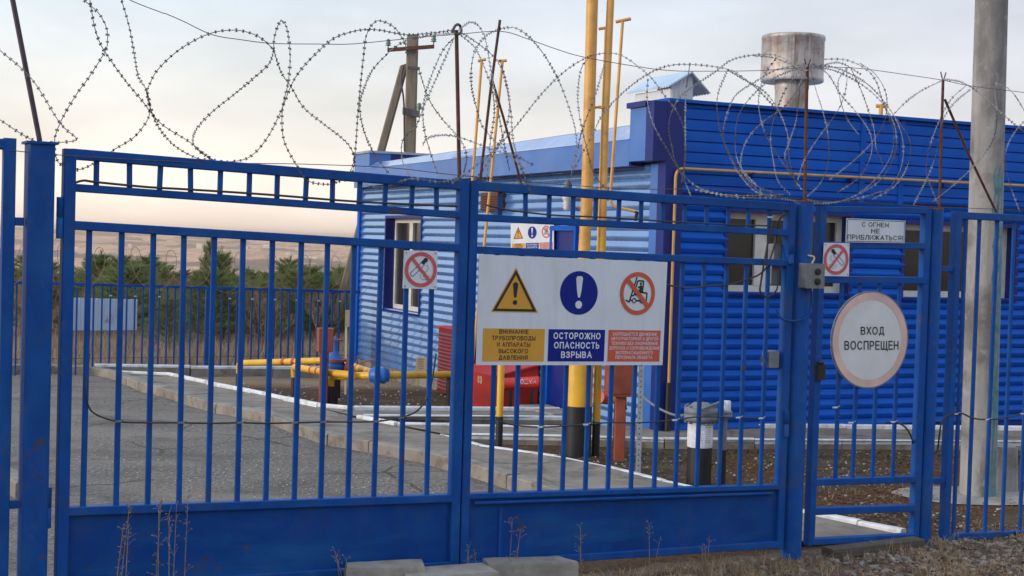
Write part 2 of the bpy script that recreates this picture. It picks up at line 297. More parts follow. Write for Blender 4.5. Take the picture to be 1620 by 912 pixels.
# ------------------------------------------------------------------ ground: one sheet to the horizon
def sstep(a, b, x):
    t = min(1, max(0, (x-a)/(b-a))); return t*t*(3-2*t)
FE0 = ground(18, 594); FE1 = ground(559, 592)          # line of the back fence
fd = (FE1-FE0); fd.z = 0; fd.normalize(); fn = V((-fd.y, fd.x, 0))
def outside_z(x, y):       # rough verge outside the gate: a bit higher at the left post
    u = (V((x, y, 0))-G.o).dot(G.d)
    return .02+.11*sstep(-1.2, -4.5, u)
def terrain(x, y):
    r = math.hypot(x, y); wv = (V((x, y, 0))-G.o).dot(G.n)     # >0 outside the gate
    beyond = (V((x, y, 0))-FE0).dot(fn)
    zi = zyard(y)-.03
    z = zi + (outside_z(x, y)-.05-zi)*sstep(-.9, -.1, wv)
    if beyond > 0:
        z = zyard(FE0.y)-.03 + .20*sstep(0, 15, beyond) - .5*sstep(18, 32, beyond) - 5*sstep(32, 150, beyond) - 38*sstep(150, 900, beyond)
        z += 43.5*sstep(1500, 4300, r) + (noise.noise((x*.0011, y*.0011, 3))*7+noise.noise((x*.004, y*.004, 5))*2.5)*sstep(900, 2600, r)
        if beyond > 3: z += .10*noise.noise((x*.35, y*.35, 1))
    elif r > 60: z += .4*noise.noise((x*.02, y*.02, 2))
    if r > 4600: z -= (r-4600)*.02
    return z
mb = MB(); nA = 240
rings = [1.5]
while rings[-1] < 7000: rings.append(rings[-1]*(1.045 if rings[-1] < 60 else 1.07))
angs = []
for i in range(nA):     # denser to the front
    a = -math.pi+2*math.pi*i/nA; angs.append(math.pi/2 + a - .72*math.sin(a))
vs = [(0, 0, terrain(0, 0))]; fs = []
for r in rings:
    for a in angs: x, y = r*math.cos(a), r*math.sin(a); vs.append((x, y, terrain(x, y)))
for k in range(nA): fs.append((0, 1+k, 1+(k+1) % nA))
for i in range(len(rings)-1):
    for k in range(nA):
        a0 = 1+i*nA; a1 = a0+nA; fs.append((a0+k, a1+k, a1+(k+1) % nA, a0+(k+1) % nA))
mb.add(vs, fs, 0, True)
def ground_mat():
    m = bpy.data.materials.new('ground'); m.use_nodes = True; t = m.node_tree; b = t.nodes['Principled BSDF']; Lk = t.links.new
    geo = nn(t, 'ShaderNodeNewGeometry'); ln = nn(t, 'ShaderNodeVectorMath', operation='LENGTH'); Lk(geo.outputs['Position'], ln.inputs[0])
    def noi(scale, det=6, st=(1, 1, 1), rough=.6):
        mm = nn(t, 'ShaderNodeMapping'); mm.inputs['Scale'].default_value = st; Lk(geo.outputs['Position'], mm.inputs[0])
        n = nn(t, 'ShaderNodeTexNoise'); n.inputs['Scale'].default_value = scale; n.inputs['Detail'].default_value = det; n.inputs['Roughness'].default_value = rough; Lk(mm.outputs[0], n.inputs[0]); return n.outputs[0]
    def rmp(src, stops):
        r = nn(t, 'ShaderNodeValToRGB'); Lk(src, r.inputs[0]); e = r.color_ramp.elements
        e[0].position, e[0].color = stops[0][0], (*stops[0][1], 1); e[1].position, e[1].color = stops[-1][0], (*stops[-1][1], 1)
        for p, c in stops[1:-1]: q = e.new(p); q.color = (*c, 1)
        return r.outputs[0]
    def rng(src, a, b_):
        r = nn(t, 'ShaderNodeMapRange'); r.inputs[1].default_value = a; r.inputs[2].default_value = b_; Lk(src, r.inputs[0]); return r.outputs[0]
    def mix(f, a, c):
        x = nn(t, 'ShaderNodeMix', data_type='RGBA'); Lk(f, x.inputs[0]); Lk(a, x.inputs[6]); Lk(c, x.inputs[7]); return x.outputs[2]
    near = rmp(noi(3.2, 9), ((.3, (.045, .034, .025)), (.5, (.085, .062, .044)), (.7, (.13, .10, .07))))
    leafy = rmp(noi(26, 4), ((.35, (.035, .022, .014)), (.5, (.10, .055, .030)), (.68, (.16, .085, .04))))
    near = mix(rng(noi(1.1, 4), .42, .58), near, leafy)
    field = rmp(noi(.5, 9), ((.3, (.20, .14, .09)), (.5, (.29, .21, .14)), (.7, (.38, .285, .19))))
    far = rmp(noi(.012, 9, (1, .13, 1), .66), ((.34, (.10, .08, .07)), (.42, (.66, .38, .23)), (.46, (.16, .11, .09)), (.50, (.70, .44, .29)), (.57, (.56, .33, .20)), (.60, (.14, .11, .09)), (.66, (.74, .47, .31))))
    col = mix(rng(ln.outputs['Value'], 20.4, 21.5), near, field); col = mix(rng(ln.outputs['Value'], 150, 600), col, far)
    Lk(col, b.inputs['Base Color']); b.inputs['Roughness'].default_value = .95; b.inputs['Specular IOR Level'].default_value = .1
    bp = nn(t, 'ShaderNodeBump'); bp.inputs['Distance'].default_value = .03; bp.inputs['Strength'].default_value = .8; Lk(noi(22, 6), bp.inputs['Height']); Lk(bp.outputs[0], b.inputs['Normal'])
    return m
tag(mb.build('ground', ground_mat()), kind='structure')

# ------------------------------------------------------------------ air
hz = MB(); hz.box((0, 0, -52), (9000, 0, 0), (0, 9000, 0), (0, 0, 66)); hm = bpy.data.materials.new('haze'); hm.use_nodes = True; t_ = hm.node_tree
for n_ in list(t_.nodes):
    if n_.type == 'BSDF_PRINCIPLED': t_.nodes.remove(n_)
pv = nn(t_, 'ShaderNodeVolumePrincipled'); pv.inputs['Density'].default_value = HAZE; pv.inputs['Color'].default_value = (1.0, .76, .60, 1); pv.inputs['Anisotropy'].default_value = .2
t_.links.new(pv.outputs[0], t_.nodes['Material Output'].inputs['Volume'])
tag(hz.build('haze', hm), kind='stuff')

# ------------------------------------------------------------------ yard: asphalt, footpath, kerbs
def sheet(name, pts, m, dz=0, sub=None):
    b = MB(); b.add([p+Z*dz for p in pts], [tuple(range(len(pts)))]); o = b.build(name, m); tag(o, kind='structure'); return o
edge_px = [(149, 594), (190, 603), (227, 620), (265, 629), (303, 641), (351, 655), (420, 668), (474, 688), (528, 706), (592, 718), (678, 733), (739, 752), (813, 775), (900, 800), (1010, 835)]
edge = [ground(*p) for p in edge_px]
GL = G.P(-1.35, -.55, 0); GLL = G.P(-7.5, -.55, 0)
asp = edge[:-1]+[V((GL.x, GL.y, 0)), V((GLL.x, GLL.y, 0)), V((-9.5, 12, 0)), V((-10.5, 18.2, zyard(18.2)))]
# asphalt as a fan of strips so that it follows the yard's slope
def grid_sheet(name, poly, m, dz, step=.5, mi_smooth=True):
    # fill the polygon with a fine triangulated grid clipped by bmesh bisects is costly: use triangle fill of many rows
    import bmesh
    bm = bmesh.new(); vv = [bm.verts.new((p.x, p.y, 0)) for p in poly]; f = bm.faces.new(vv)
    if f.normal.z < 0: f.normal_flip()
    ys = [p.y for p in poly]; xs = [p.x for p in poly]
    bmesh.ops.triangulate(bm, faces=bm.faces[:])
    for lo, hi, ax in ((min(ys), max(ys), 1), (min(xs), max(xs), 0)):
        k = lo+step
        while k < hi:
            no = (0, 1, 0) if ax else (1, 0, 0); co = (0, k, 0) if ax else (k, 0, 0)
            bmesh.ops.bisect_plane(bm, geom=bm.verts[:]+bm.edges[:]+bm.faces[:], plane_co=co, plane_no=no); k += step
    for v in bm.verts: v.co.z = zyard(v.co.y)+dz(v.co.x, v.co.y)
    bm.normal_update()
    me = bpy.data.meshes.new(name); bm.to_mesh(me); bm.free(); me.materials.append(m)
    for p in me.polygons: p.use_smooth = True
    o = bpy.data.objects.new(name, me); COL.objects.link(o); return tag(o, kind='structure')
grid_sheet('asphalt_yard', asp, M['asphalt'], lambda x, y: .004+.022*noise.noise((x*.8, y*.8, 4)), .4)
kerbA = [(190, 597), (265, 600), (330, 614), (400, 628), (452, 640), (505, 651), (560, 656), (720, 657), (885, 658)]
kerbB = [(568, 669), (628, 681), (740, 683), (890, 685)]
kerbB2 = [(575, 665), (720, 666), (890, 667)]
kerbC = [(700, 694), (760, 712), (880, 729), (960, 746), (1050, 769), (1170, 795), (1290, 821), (1360, 834), (1430, 847)]
kerbD = [(720, 697), (890, 700), (1050, 705), (1330, 706), (1640, 708)]
kerbE = [(1050, 685), (1240, 687), (1430, 688), (1640, 690)]
pa = [ground(*p) for p in edge_px]
far_side = [ground(*p) for p in [(1430, 849), (1290, 823), (1170, 797), (1050, 771), (960, 748), (880, 731), (760, 714), (700, 696), (628, 682), (568, 670), (505, 652), (452, 641), (400, 629), (330, 615), (265, 601), (190, 598)]]
def path_dz(x, y):
    wv = (V((x, y, 0))-G.o).dot(G.n); return .012+.035*sstep(-.3, -1.6, wv)+.006*noise.noise((x*1.5, y*1.5, 8))
grid_sheet('footpath', pa+[G.P(-.35, -.42, 0), G.P(1.0, -.16, 0)]+far_side, M['concrete'], path_dz, .5)
grid_sheet('wall_footpath', [ground(*p) for p in [(720, 698), (890, 701), (1050, 706), (1640, 709), (1640, 688), (1050, 683), (960, 683), (890, 684), (628, 681), (700, 696)]], M['concrete'], lambda x, y: .062, 2)
grid_sheet('bed_footpath', [ground(*p) for p in [(505, 652), (560, 657), (720, 658), (885, 659), (890, 667), (568, 668)]], M['concrete'], lambda x, y: .055, 2)
def kerb(px, name, hgt, wid, dz=0, white=True):
    b = MB(); P = [ground(*p) for p in px]; seg = 0
    for a, c in zip(P, P[1:]):
        n = max(1, round((c-a).length/.95)); d = (c-a)
        for i in range(n):
            p = a+d*(i/n); q = a+d*((i+1)/n); dd = (q-p).normalized(); p = p+dd*.004; q = q-dd*.004
            side = V((-dd.y, dd.x, 0)).normalized()*wid/2; jz = random.uniform(-.008, .006)
            top = Z*(hgt+jz); bot = Z*(-.15); bev = .012
            vv = [p-side+bot, p+side+bot, q+side+bot, q-side+bot, p-side+top-Z*bev, p+side+top-Z*bev, q+side+top-Z*bev, q-side+top-Z*bev]
            s2 = side*(1-bev/(wid/2)); vv += [p-s2+top, p+s2+top, q+s2+top, q-s2+top]
            wl = Z*(hgt+jz-(.045+random.uniform(-.012, .012))); vm = [p-side+wl, p+side+wl, q+side+wl, q-side+wl]
            b.add(vv[:4]+vm, [(0, 1, 5, 4), (1, 2, 6, 5), (2, 3, 7, 6), (3, 0, 4, 7)], 0); b.add(vm+vv[4:8], [(0, 1, 5, 4), (1, 2, 6, 5), (2, 3, 7, 6), (3, 0, 4, 7)], 1)
            b.add(vv, [(4, 5, 9, 8), (5, 6, 10, 9), (6, 7, 11, 10), (7, 4, 8, 11), (8, 9, 10, 11)], 1)
    ob = b.build(name, [M['kerbside'], M['kerbwhite'] if white else M['kerbside']]); tag(ob, kind='structure'); return ob
for k, (px, hh, wd) in enumerate([(kerbA, .10, .075), (kerbB, .08, .075), (kerbB2, .07, .06), (kerbC, .05, .075), (kerbD, .075, .06), (kerbE, .11, .07)]):
    kerb(px, 'painted_kerb', hh, wd)
kerb([(x, y-1) for x, y in edge_px], 'concrete_kerb', .12, .15, white=False)
kerb([(149, 593), (300, 595), (430, 595), (560, 595)], 'painted_kerb', .16, .12)
kerb([(0, 591), (80, 590), (149, 592)], 'concrete_kerb', .13, .14, white=False)
kerb([(-30, 740), (10, 768), (40, 790)], 'concrete_kerb', .12, .14, white=False)

# verge outside the gate: fine sheet with real bumps
gx = MB(); nu, nw = 110, 34; vs = []
for j in range(nw+1):
    for i in range(nu+1):
        u = -6.5+10.5*i/nu; ww = -.12+2.6*(j/nw)**1.2; p = G.P(u, ww, 0)
        z = outside_z(p.x, p.y)-.03+.03*noise.noise((p.x*2.2, p.y*2.2, 1))+.018*noise.noise((p.x*7, p.y*7, 2))
        vs.append((p.x, p.y, z))
gx.add(vs, [(j*(nu+1)+i, j*(nu+1)+i+1, (j+1)*(nu+1)+i+1, (j+1)*(nu+1)+i) for j in range(nw) for i in range(nu)], 0, True)
M['verge'] = mat('verge_soil', (.085, .058, .042), .95, var=.35, vscale=6, col2=(.13, .09, .055), c2amt=.8, c2scale=4, bump=.012, bscale=40)
tag(gx.build('gravel_verge', M['verge']), kind='structure')
def verge_z(p): return outside_z(p.x, p.y)-.03+.03*noise.noise((p.x*2.2, p.y*2.2, 1))+.018*noise.noise((p.x*7, p.y*7, 2))
def stone_at(b, p, s):
    ico = [(0, 0, -1), (.72, -.53, -.45), (-.28, -.85, -.45), (-.89, 0, -.45), (-.28, .85, -.45), (.72, .53, -.45), (.28, -.85, .45), (-.72, -.53, .45), (-.72, .53, .45), (.28, .85, .45), (.89, 0, .45), (0, 0, 1)]
    fs = [(0, 1, 2), (1, 0, 5), (0, 2, 3), (0, 3, 4), (0, 4, 5), (1, 5, 10), (2, 1, 6), (3, 2, 7), (4, 3, 8), (5, 4, 9), (1, 10, 6), (2, 6, 7), (3, 7, 8), (4, 8, 9), (5, 9, 10), (6, 10, 11), (7, 6, 11), (8, 7, 11), (9, 8, 11), (10, 9, 11)]
    rot = Matrix.Rotation(random.uniform(0, 6.3), 3, 'Z') @ Matrix.Rotation(random.uniform(-.4, .4), 3, 'X')
    sx, sy, sz = s*random.uniform(.7, 1.3), s*random.uniform(.6, 1.1), s*random.uniform(.4, .8)
    b.add([p+rot @ V((x*sx*random.uniform(.8, 1.2), y*sy*random.uniform(.8, 1.2), z*sz*random.uniform(.8, 1.2))) for x, y, z in ico], fs)
gs = MB()
for i in range(5200):
    u = -2.6+6.4*random.random()**.8; ww = .0+1.9*random.random(); p = G.P(u, ww, 0)
    dens = noise.noise((p.x*1.3, p.y*1.3, 7))+.35+.25*(u > 0)
    if random.random() > dens+.3: continue
    p.z = verge_z(p)+.004; stone_at(gs, p, random.choice((.007, .009, .012, .015, .019, .023, .030)))
tag(gs.build('gravel', M['stone']), 'loose grey gravel strewn over the verge in front of the wicket', 'gravel', kind='stuff')
pb = MB()
for i in range(600):
    p = ground(random.uniform(740, 1640), random.uniform(712, 830)); p.z = zyard(p.y)-.022; stone_at(pb, p, random.choice((.006, .008, .011, .016)))
for i in range(350):
    p = ground(random.uniform(300, 740), random.uniform(602, 656)); p.z = zyard(p.y)-.022; stone_at(pb, p, random.choice((.010, .014, .02)))
tag(pb.build('pebbles', M['pebble']), 'pale pebbles scattered over the bare soil inside the yard', 'pebbles', kind='stuff')
ac = MB()
for i in range(2600):
    p = ground(random.uniform(100, 800), 640+155*random.random()**.6)
    e = [q for q in edge if abs(q.y-p.y) < 1.2]
    if e and p.x > min(q.x for q in e)-.15: continue
    if (p-G.o).dot(G.n) > -.6 or noise.noise((p.x*.9, p.y*.9, 31))+.5 < random.random(): continue
    p.z = zyard(p.y)+.006+.022*noise.noise((p.x*.8, p.y*.8, 4)); stone_at(ac, p, random.choice((.004, .006, .008, .010)))
tag(ac.build('grit', M['pebble']), 'loose pale grit on the worn asphalt behind the left gate leaf', 'grit', kind='stuff')
lf = MB()
for i in range(13000):
    if i < 8000: p = ground(random.uniform(760, 1640), random.uniform(712, 850))
    else: p = G.P(random.uniform(-.3, 3.2), random.uniform(-.8, 1.5), 0)
    p.z = zyard(p.y)-.022+random.uniform(0, .012)
    if (p-G.o).dot(G.n) > -.1: p.z = verge_z(p)+random.uniform(0, .015)
    if noise.noise((p.x*.9, p.y*.9, 11))+.45 < random.random(): continue
    a = random.uniform(0, 6.3); s = random.uniform(.012, .028); d1 = V((math.cos(a), math.sin(a), random.uniform(-.3, .5)))*s; d2 = V((-math.sin(a), math.cos(a), random.uniform(-.3, .5)))*s*.5
    lf.add([p-d1, p-d2, p+d1, p+d2], [(0, 1, 2, 3)])
tag(lf.build('leaf_litter', M['leaf']), 'brown leaf litter covering the soil around the wicket', 'leaf litter', kind='stuff')
# ------------------------------------------------------------------ building
BLD = thing('boiler_house', 'low blue clapboard service building with parapet front behind the gate', 'building', FR.P(0, 0, 0))
PROF = ((0, .0), (.10, .018), (.40, .034), (.50, .035), (.98, .003), (1., .0))
def siding(pl, u0, u1, z0, z1, pitch=.113, prof=PROF, w0=0):
    b = MB(); zs = []
    k = math.floor(z0/pitch)
    while k*pitch < z1:
        for f, o in prof[:-1]:
            z = (k+f)*pitch
            if z0 < z < z1: zs.append((z, o))
        k += 1
    zs = [(z0, .004)]+zs+[(z1, .004)]
    nseg = max(1, int((u1-u0)/1.2)); vs = []
    for z, o in zs:
        for i in range(nseg+1):
            u = u0+(u1-u0)*i/nseg; vs.append(pl.P(u, w0+o, z+.004*noise.noise((u*.8, z*3, 1 if pl is FR else 6))))
    fs = []
    for j in range(len(zs)-1):
        for i in range(nseg):
            a = j*(nseg+1)+i; fs.append((a, a+1, a+nseg+2, a+nseg+1))
    b.add(vs, fs); return b
def pbox(b, pl, u0, u1, w0, w1, z0, z1, mi=0):
    b.hexa([pl.P(u0, w1, z0), pl.P(u1, w1, z0), pl.P(u1, w0, z0), pl.P(u0, w0, z0), pl.P(u0, w1, z1), pl.P(u1, w1, z1), pl.P(u1, w0, z1), pl.P(u0, w0, z1)], mi)
ZT = 3.49; FU = 9.5; SV = 10.3; ZB = -.35
W1 = (.76, 2.36, 1.52, 2.38); PROFS = ((0, .0), (.10, .009), (.34, .019), (.46, .020), (.98, .002), (1., .0))
W2 = (3.13, 4.78, 1.49, 2.33)
def merge(parts):
    b = MB()
    for p in parts: b.add(p.v, p.f)
    return b
seamA, seamB = FR.px(1363, 250)[0], FR.px(1425, 250)[0]
fr = []
PF = ((0, -.006), (.07, .016), (.5, .015), (.94, .010), (1, -.006))
for a, c in ((.16, seamA-.03), (seamA+.03, seamB-.03), (seamB+.03, FU)):
    fr.append(siding(FR, a, c, 2.56, ZT, .115, PF))
def wallrect(pl, u0, u1, z0, z1, holes):
    us = sorted({u0, u1, *[h[0] for h in holes], *[h[1] for h in holes]}); out = []
    for a, c in zip(us, us[1:]):
        hs = [h for h in holes if h[0] <= a and h[1] >= c]
        if not hs: out.append(siding(pl, a, c, z0, z1, prof=PROF if pl is FR else PROFS))
        else: out.append(siding(pl, a, c, z0, hs[0][2], prof=PROF if pl is FR else PROFS)); out.append(siding(pl, a, c, hs[0][3], z1, prof=PROF if pl is FR else PROFS))
    return out
fr += wallrect(FR, .16, FU, .02, 2.54, [W1, W2])
merge(fr).build('front_cladding', M['siding'], BLD)
SW = (7.28, 8.88, .86, 2.31); DO = (1.98, 2.68, -.2, 2.2)
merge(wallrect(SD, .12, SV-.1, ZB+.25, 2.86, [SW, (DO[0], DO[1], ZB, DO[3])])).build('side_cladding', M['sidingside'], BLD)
b = MB()  # masonry core behind the cladding, with the window rooms left dark
pbox(b, FR, .02, W1[0]-.02, -.6, -.02, ZB, ZT-.02); pbox(b, FR, W1[1]+.02, W2[0]-.02, -.6, -.02, ZB, ZT-.021); pbox(b, FR, W2[1]+.02, FU, -.6, -.02, ZB, ZT-.022)
for q in (W1, W2): pbox(b, FR, q[0]-.02, q[1]+.02, -.6, -.02, ZB, q[2]-.02); pbox(b, FR, q[0]-.02, q[1]+.02, -.6, -.02, q[3]+.02, ZT-.023); pbox(b, FR, q[0]-.02, q[1]+.02, -.6, -.5, q[2]-.02, q[3]+.02)
pbox(b, SD, .6, SW[0]-.02, -.6, -.02, ZB, 2.86); pbox(b, SD, SW[1]+.02, SV, -.6, -.02, ZB, 2.861); pbox(b, SD, SW[0]-.02, SW[1]+.02, -.6, -.02, ZB, SW[2]-.02); pbox(b, SD, SW[0]-.02, SW[1]+.02, -.6, -.02, SW[3]+.02, 2.862); pbox(b, SD, SW[0]-.02, SW[1]+.02, -.6, -.5, SW[2]-.02, SW[3]+.02)
pbox(b, FR, FU-.4, FU, -SV, -.6, ZB, 2.8); pbox(b, FR, 0, FU, -SV-.01, -SV+.3, ZB, 2.9)
b.build('wall_core', M['curtain'], BLD)
b = MB()  # trims: corner, seams, base flashing, parapet cap
pbox(b, FR, -.05, .16, -.02, .05, -.12, ZT+.012); pbox(b, SD, -.048, .12, -.03, .045, -.12, ZT+.01)
b.build('corner_trim', M['trim'], BLD)
for s_ in (seamA, seamB):
    b = MB(); pbox(b, FR, s_-.035, s_+.035, 0, .024, 2.55, ZT); b.build('seam_strip', M['siding'], BLD)
b = MB(); pbox(b, FR, -.06, FU+.05, -.40, .06, ZT+.012, ZT+.045); b.build('parapet_cap', M['siding'], BLD)
b = MB(); pbox(b, FR, .16, FU, .003, .03, -.1, .03); b.build('base_flashing', M['trim'], BLD)
b = MB(); pbox(b, FR, 0.0, FU, -.02, .018, -.30, -.09); pbox(b, SD, .1, SV, -.02, .012, -.62, -.08); b.build('plinth', M['concrete'], BLD)
# parapet return seen from the side, roof overhang fascia, roof
b = MB(); pbox(b, SD, .12, .48, -.5, .20, 2.885, ZT-.04); b.build('parapet_return', M['fascia'], BLD)
b = MB(); pbox(b, SD, .10, .51, -.5, .235, ZT-.038, ZT+.02); b.build('parapet_return_cap', M['trim'], BLD)
b = MB(); pbox(b, SD, -.047, .118, .045, .21, 2.88, ZT+.008); b.build('overhang_corner', M['trim'], BLD)
b = MB(); pbox(b, SD, .482, 9.48, .17, .20, 2.84, 3.13); b.build('fascia', M['fascia'], BLD)
b = MB(); b.hexa([SD.P(.485, .21, 3.125), SD.P(9.5, .21, 3.125), SD.P(9.5, .182, 3.12), SD.P(.485, .182, 3.12), SD.P(.485, .04, 3.30), SD.P(9.5, .04, 3.22), SD.P(9.5, .02, 3.215), SD.P(.485, .02, 3.295)]); b.build('roof_flashing', M['flash'], BLD)
b = MB(); pbox(b, SD, .485, 9.47, .0, .175, 2.842, 2.88); b.build('soffit', M['trim'], BLD)
b = MB(); b.hexa([SD.P(.49, .03, 3.295), SD.P(9.52, .03, 3.215), SD.P(9.52, -FU, 3.30), SD.P(.49, -FU, 3.30), SD.P(.49, .03, 3.31), SD.P(9.52, .03, 3.23), SD.P(9.52, -FU, 3.34), SD.P(.49, -FU, 3.34)]); b.build('roof', M['roof'], BLD)
b = MB(); pbox(b, SD, 9.53, 10.33, -.25, .12, 2.83, 3.39); b.build('rear_parapet_end', M['fascia'], BLD)
b = MB(); pbox(b, SD, 9.54, 10.32, -FU, -.252, 3.22, 3.385); b.build('rear_parapet', M['trim'], BLD)
b = MB(); pbox(b, SD, 9.49, 10.37, -FU, .15, 3.392, 3.43); b.build('rear_parapet_cap', M['roof'], BLD)
b = MB(); pbox(b, SD, SV-.1, SV+.02, -.02, .05, ZB, 2.84); b.build('rear_corner_trim', M['siding'], BLD)
b = MB(); pbox(b, SD, .12, .30, .0, .03, -.05, 2.86); b.build('side_corner_strip', M['fascia'], BLD)
# windows
def window(pl, q, mull, extra=0, rev=.16):
    u0, u1, z0, z1 = q
    wn = MB(); t = .07; d0, d1 = -rev-.03, -rev+.03
    pbox(wn, pl, u0, u1, d0, d1, z0, z0+t); pbox(wn, pl, u0, u1, d0, d1, z1-t, z1); pbox(wn, pl, u0, u0+t, d0+.001, d1+.001, z0+t, z1-t); pbox(wn, pl, u1-t, u1, d0+.001, d1+.001, z0+t, z1-t)
    wo_ = wn.build('window', M['white'], BLD)
    for k, mu in enumerate(mull):
        s = MB(); pbox(s, pl, mu-.075, mu+.075, d0+.002, d1+.006, z0+t, z1-t); s.build('mullion', M['white'], wo_)
    edges = [u0+t]+[e for mu in mull for e in (mu-.075, mu+.075)]+[u1-t]
    for a, c in zip(edges[::2], edges[1::2]):
        s = MB(); pbox(s, pl, a, c, -rev-.008, -rev, z0+t, z1-t); s.build('pane', M['glass'], wo_)
    r = MB(); e = .045
    pbox(r, pl, u0-e, u0, -rev-.02, .03, z0-e, z1+e); pbox(r, pl, u1, u1+e, -rev-.02, .03, z0-e, z1+e); pbox(r, pl, u0, u1, -rev-.02, .031, z1, z1+e)
    r.build('reveal', M['trim'], wo_)
    s = MB(); s.hexa([pl.P(u0, .05, z0-.045), pl.P(u1, .05, z0-.045), pl.P(u1, -rev, z0-.03), pl.P(u0, -rev, z0-.03), pl.P(u0, .055, z0-.02), pl.P(u1, .055, z0-.02), pl.P(u1, -rev, z0-.002), pl.P(u0, -rev, z0-.002)]); s.build('sill', M['trim'], wo_)
window(FR, W1, [1.28]); window(FR, W2, [3.68]); window(SD, SW, [8.1])
# doorway on the side wall
b = MB(); pbox(b, SD, DO[0]+.05, DO[1]-.05, -.015, .012, -.25, DO[3]-.06); dd = b.build('door', M['trim'], BLD)
b = MB(); pbox(b, SD, DO[0], DO[0]+.05, -.015, .06, -.25, DO[3]); pbox(b, SD, DO[1]-.05, DO[1], -.015, .06, -.25, DO[3]); pbox(b, SD, DO[0]+.05, DO[1]-.05, -.015, .058, DO[3]-.06, DO[3]); b.build('door_frame', M['siding'], dd)
b = MB(); b.tube([SD.P(DO[0]+.13, .012, .95), SD.P(DO[0]+.13, .06, .95), SD.P(DO[0]+.25, .06, .95)], .01, 6); b.build('handle', M['greybox'], dd)
b = MB(); pbox(b, SD, DO[0]-.30, DO[1]-.05, .07, .42, -.35, .02); tag(b.build('door_step', M['block']), 'low concrete doorstep under the navy side door', 'doorstep')

# roof vent hut
vt = thing('roof_vent', 'white corrugated vent hut with small gable roof on the blue parapet building', 'roof vent', at(1062, 160, 16.6))
vb = Plane(at(1060, 160, 16.2), BA); z0 = 3.2; ze = at(1078, 128, 16.2).z; zr = at(1083, 114, 16.2).z
wd = vb.px(1097, 130)[0]; ze = vb.px(1058, 133)[1]; zr = vb.px(1090, 114)[1]; zrr = vb.px(1119, 148)[1]; rx = vb.px(1090, 114)[0]; re = vb.px(1119, 148)[0]
def corr_wall(b, p, q, z0, z1a, z1b, nwave=12, amp=.012, peak=None):
    p, q = V(p), V(q); d = q-p; n = V((d.y, -d.x, 0)).normalized(); vs = []
    k = nwave*2
    for i in range(k+1):
        t = i/k; o = n*(amp if i % 2 else 0); x = p+d*t
        zt = z1a+(z1b-z1a)*t if peak is None else (z1a+(peak-z1a)*(t/.83) if t < .83 else peak+(z1b-peak)*((t-.83)/.17))
        vs += [V((x.x, x.y, z0))+o, V((x.x, x.y, zt))+o]
    b.add(vs, [(2*i, 2*i+2, 2*i+3, 2*i+1) for i in range(k)])
b = MB(); dep = .82
A0 = vb.P(0, 0, 0); A1 = vb.P(wd, 0, 0); A2 = vb.P(wd, -dep, 0); A3 = vb.P(0, -dep, 0); zw = zr-.04
corr_wall(b, A0, A1, z0, ze-.0, zw, 6, .012, zr-.02); corr_wall(b, A3, A0, z0, ze-.05, ze-.05, 14); corr_wall(b, A1, A2, z0, zw, zw, 14)
b.build('hut_wall', M['hutwhite'], vt)
def roof_plane(b, e0, r0, e1, r1, nw=16, amp=.015, th=.02):
    vs = []; e0, r0, e1, r1 = map(V, (e0, r0, e1, r1)); k = nw*2
    for i in range(k+1):
        t = i/k; o = Z*(amp if i % 2 else 0); vs += [e0.lerp(e1, t)+o, r0.lerp(r1, t)+o, e0.lerp(e1, t)+o-Z*th, r0.lerp(r1, t)+o-Z*th]
    fs = []
    for i in range(k): a = 4*i; fs += [(a, a+4, a+5, a+1), (a+2, a+3, a+7, a+6), (a, a+2, a+6, a+4), (a+1, a+5, a+7, a+3)]
    fs += [(0, 1, 3, 2), (4*k, 4*k+2, 4*k+3, 4*k+1)]
    b.add(vs, fs)
b = MB(); roof_plane(b, vb.P(-.07, .07, ze-.03), vb.P(rx, .07, zr), vb.P(-.07, -dep-.08, ze-.03), vb.P(rx, -dep-.08, zr)); b.build('roof_sheet', M['hutroof'], vt)
b = MB(); roof_plane(b, vb.P(rx, .07, zr), vb.P(re, .07, zrr), vb.P(rx, -dep-.08, zr), vb.P(re, -dep-.08, zrr)); b.build('roof_sheet', M['galv'], vt)
# big metal chimney
cy = 18.5; cb = at(1251, 182, cy); r1 = 49*cy/F; r0 = 26*cy/F; ztop = at(1251, 58, cy).z; zlow = at(1251, 131, cy).z
ch = thing('chimney', 'fat weathered metal chimney drum on a narrower neck above the parapet', 'chimney', (cb.x, cb.y, 3.25))
b = MB(); b.lathe((cb.x, cb.y, 3.25), [(r0*1.1, 0), (r0, .05), (r0, zlow-3.25-.1), (r0*1.03, zlow-3.25-.08), (r0*1.03, zlow-3.25-.04), (r0, zlow-3.2), (r0*.97, zlow-3.25+.15)], 32); b.build('neck', M['tank'], ch)
b = MB(); hh = ztop-zlow; b.lathe((cb.x, cb.y, zlow), [(r0*.98, .07), (r1*.96, -.0), (r1, .012), (r1, .05), (r1*.99, .06), (r1*.99, hh-.06), (r1*1.012, hh-.05), (r1*1.012, hh-.02), (r1, hh), (r1*.95, hh), (r1*.93, hh*.4)], 48); b.build('drum', M['tank'], ch)
b = MB()
for a in (R(-100), R(-70), R(20), R(160)):
    d = V((math.cos(a), math.sin(a), 0)); t = V((-d.y, d.x, 0)); b.box(V((cb.x, cb.y, zlow+hh*.5))+d*r1, t*.012, d*.006, Z*(hh*.44))
b.build('drum_seam', M['tank'], ch)
p = at(1393, 190, 20); b = MB(); b.tube([(p.x, p.y, 3.25), (p.x, p.y, at(1393, 168, 20).z)], .03, 8); b.tube([(p.x-.07, p.y, at(1393, 168, 20).z), (p.x+.07, p.y, at(1393, 168, 20).z)], .028, 8)
tag(b.build('vent_pipe', M['ochre']), 'tiny ochre vent pipe poking above the parapet to the right of the chimney', 'pipe')
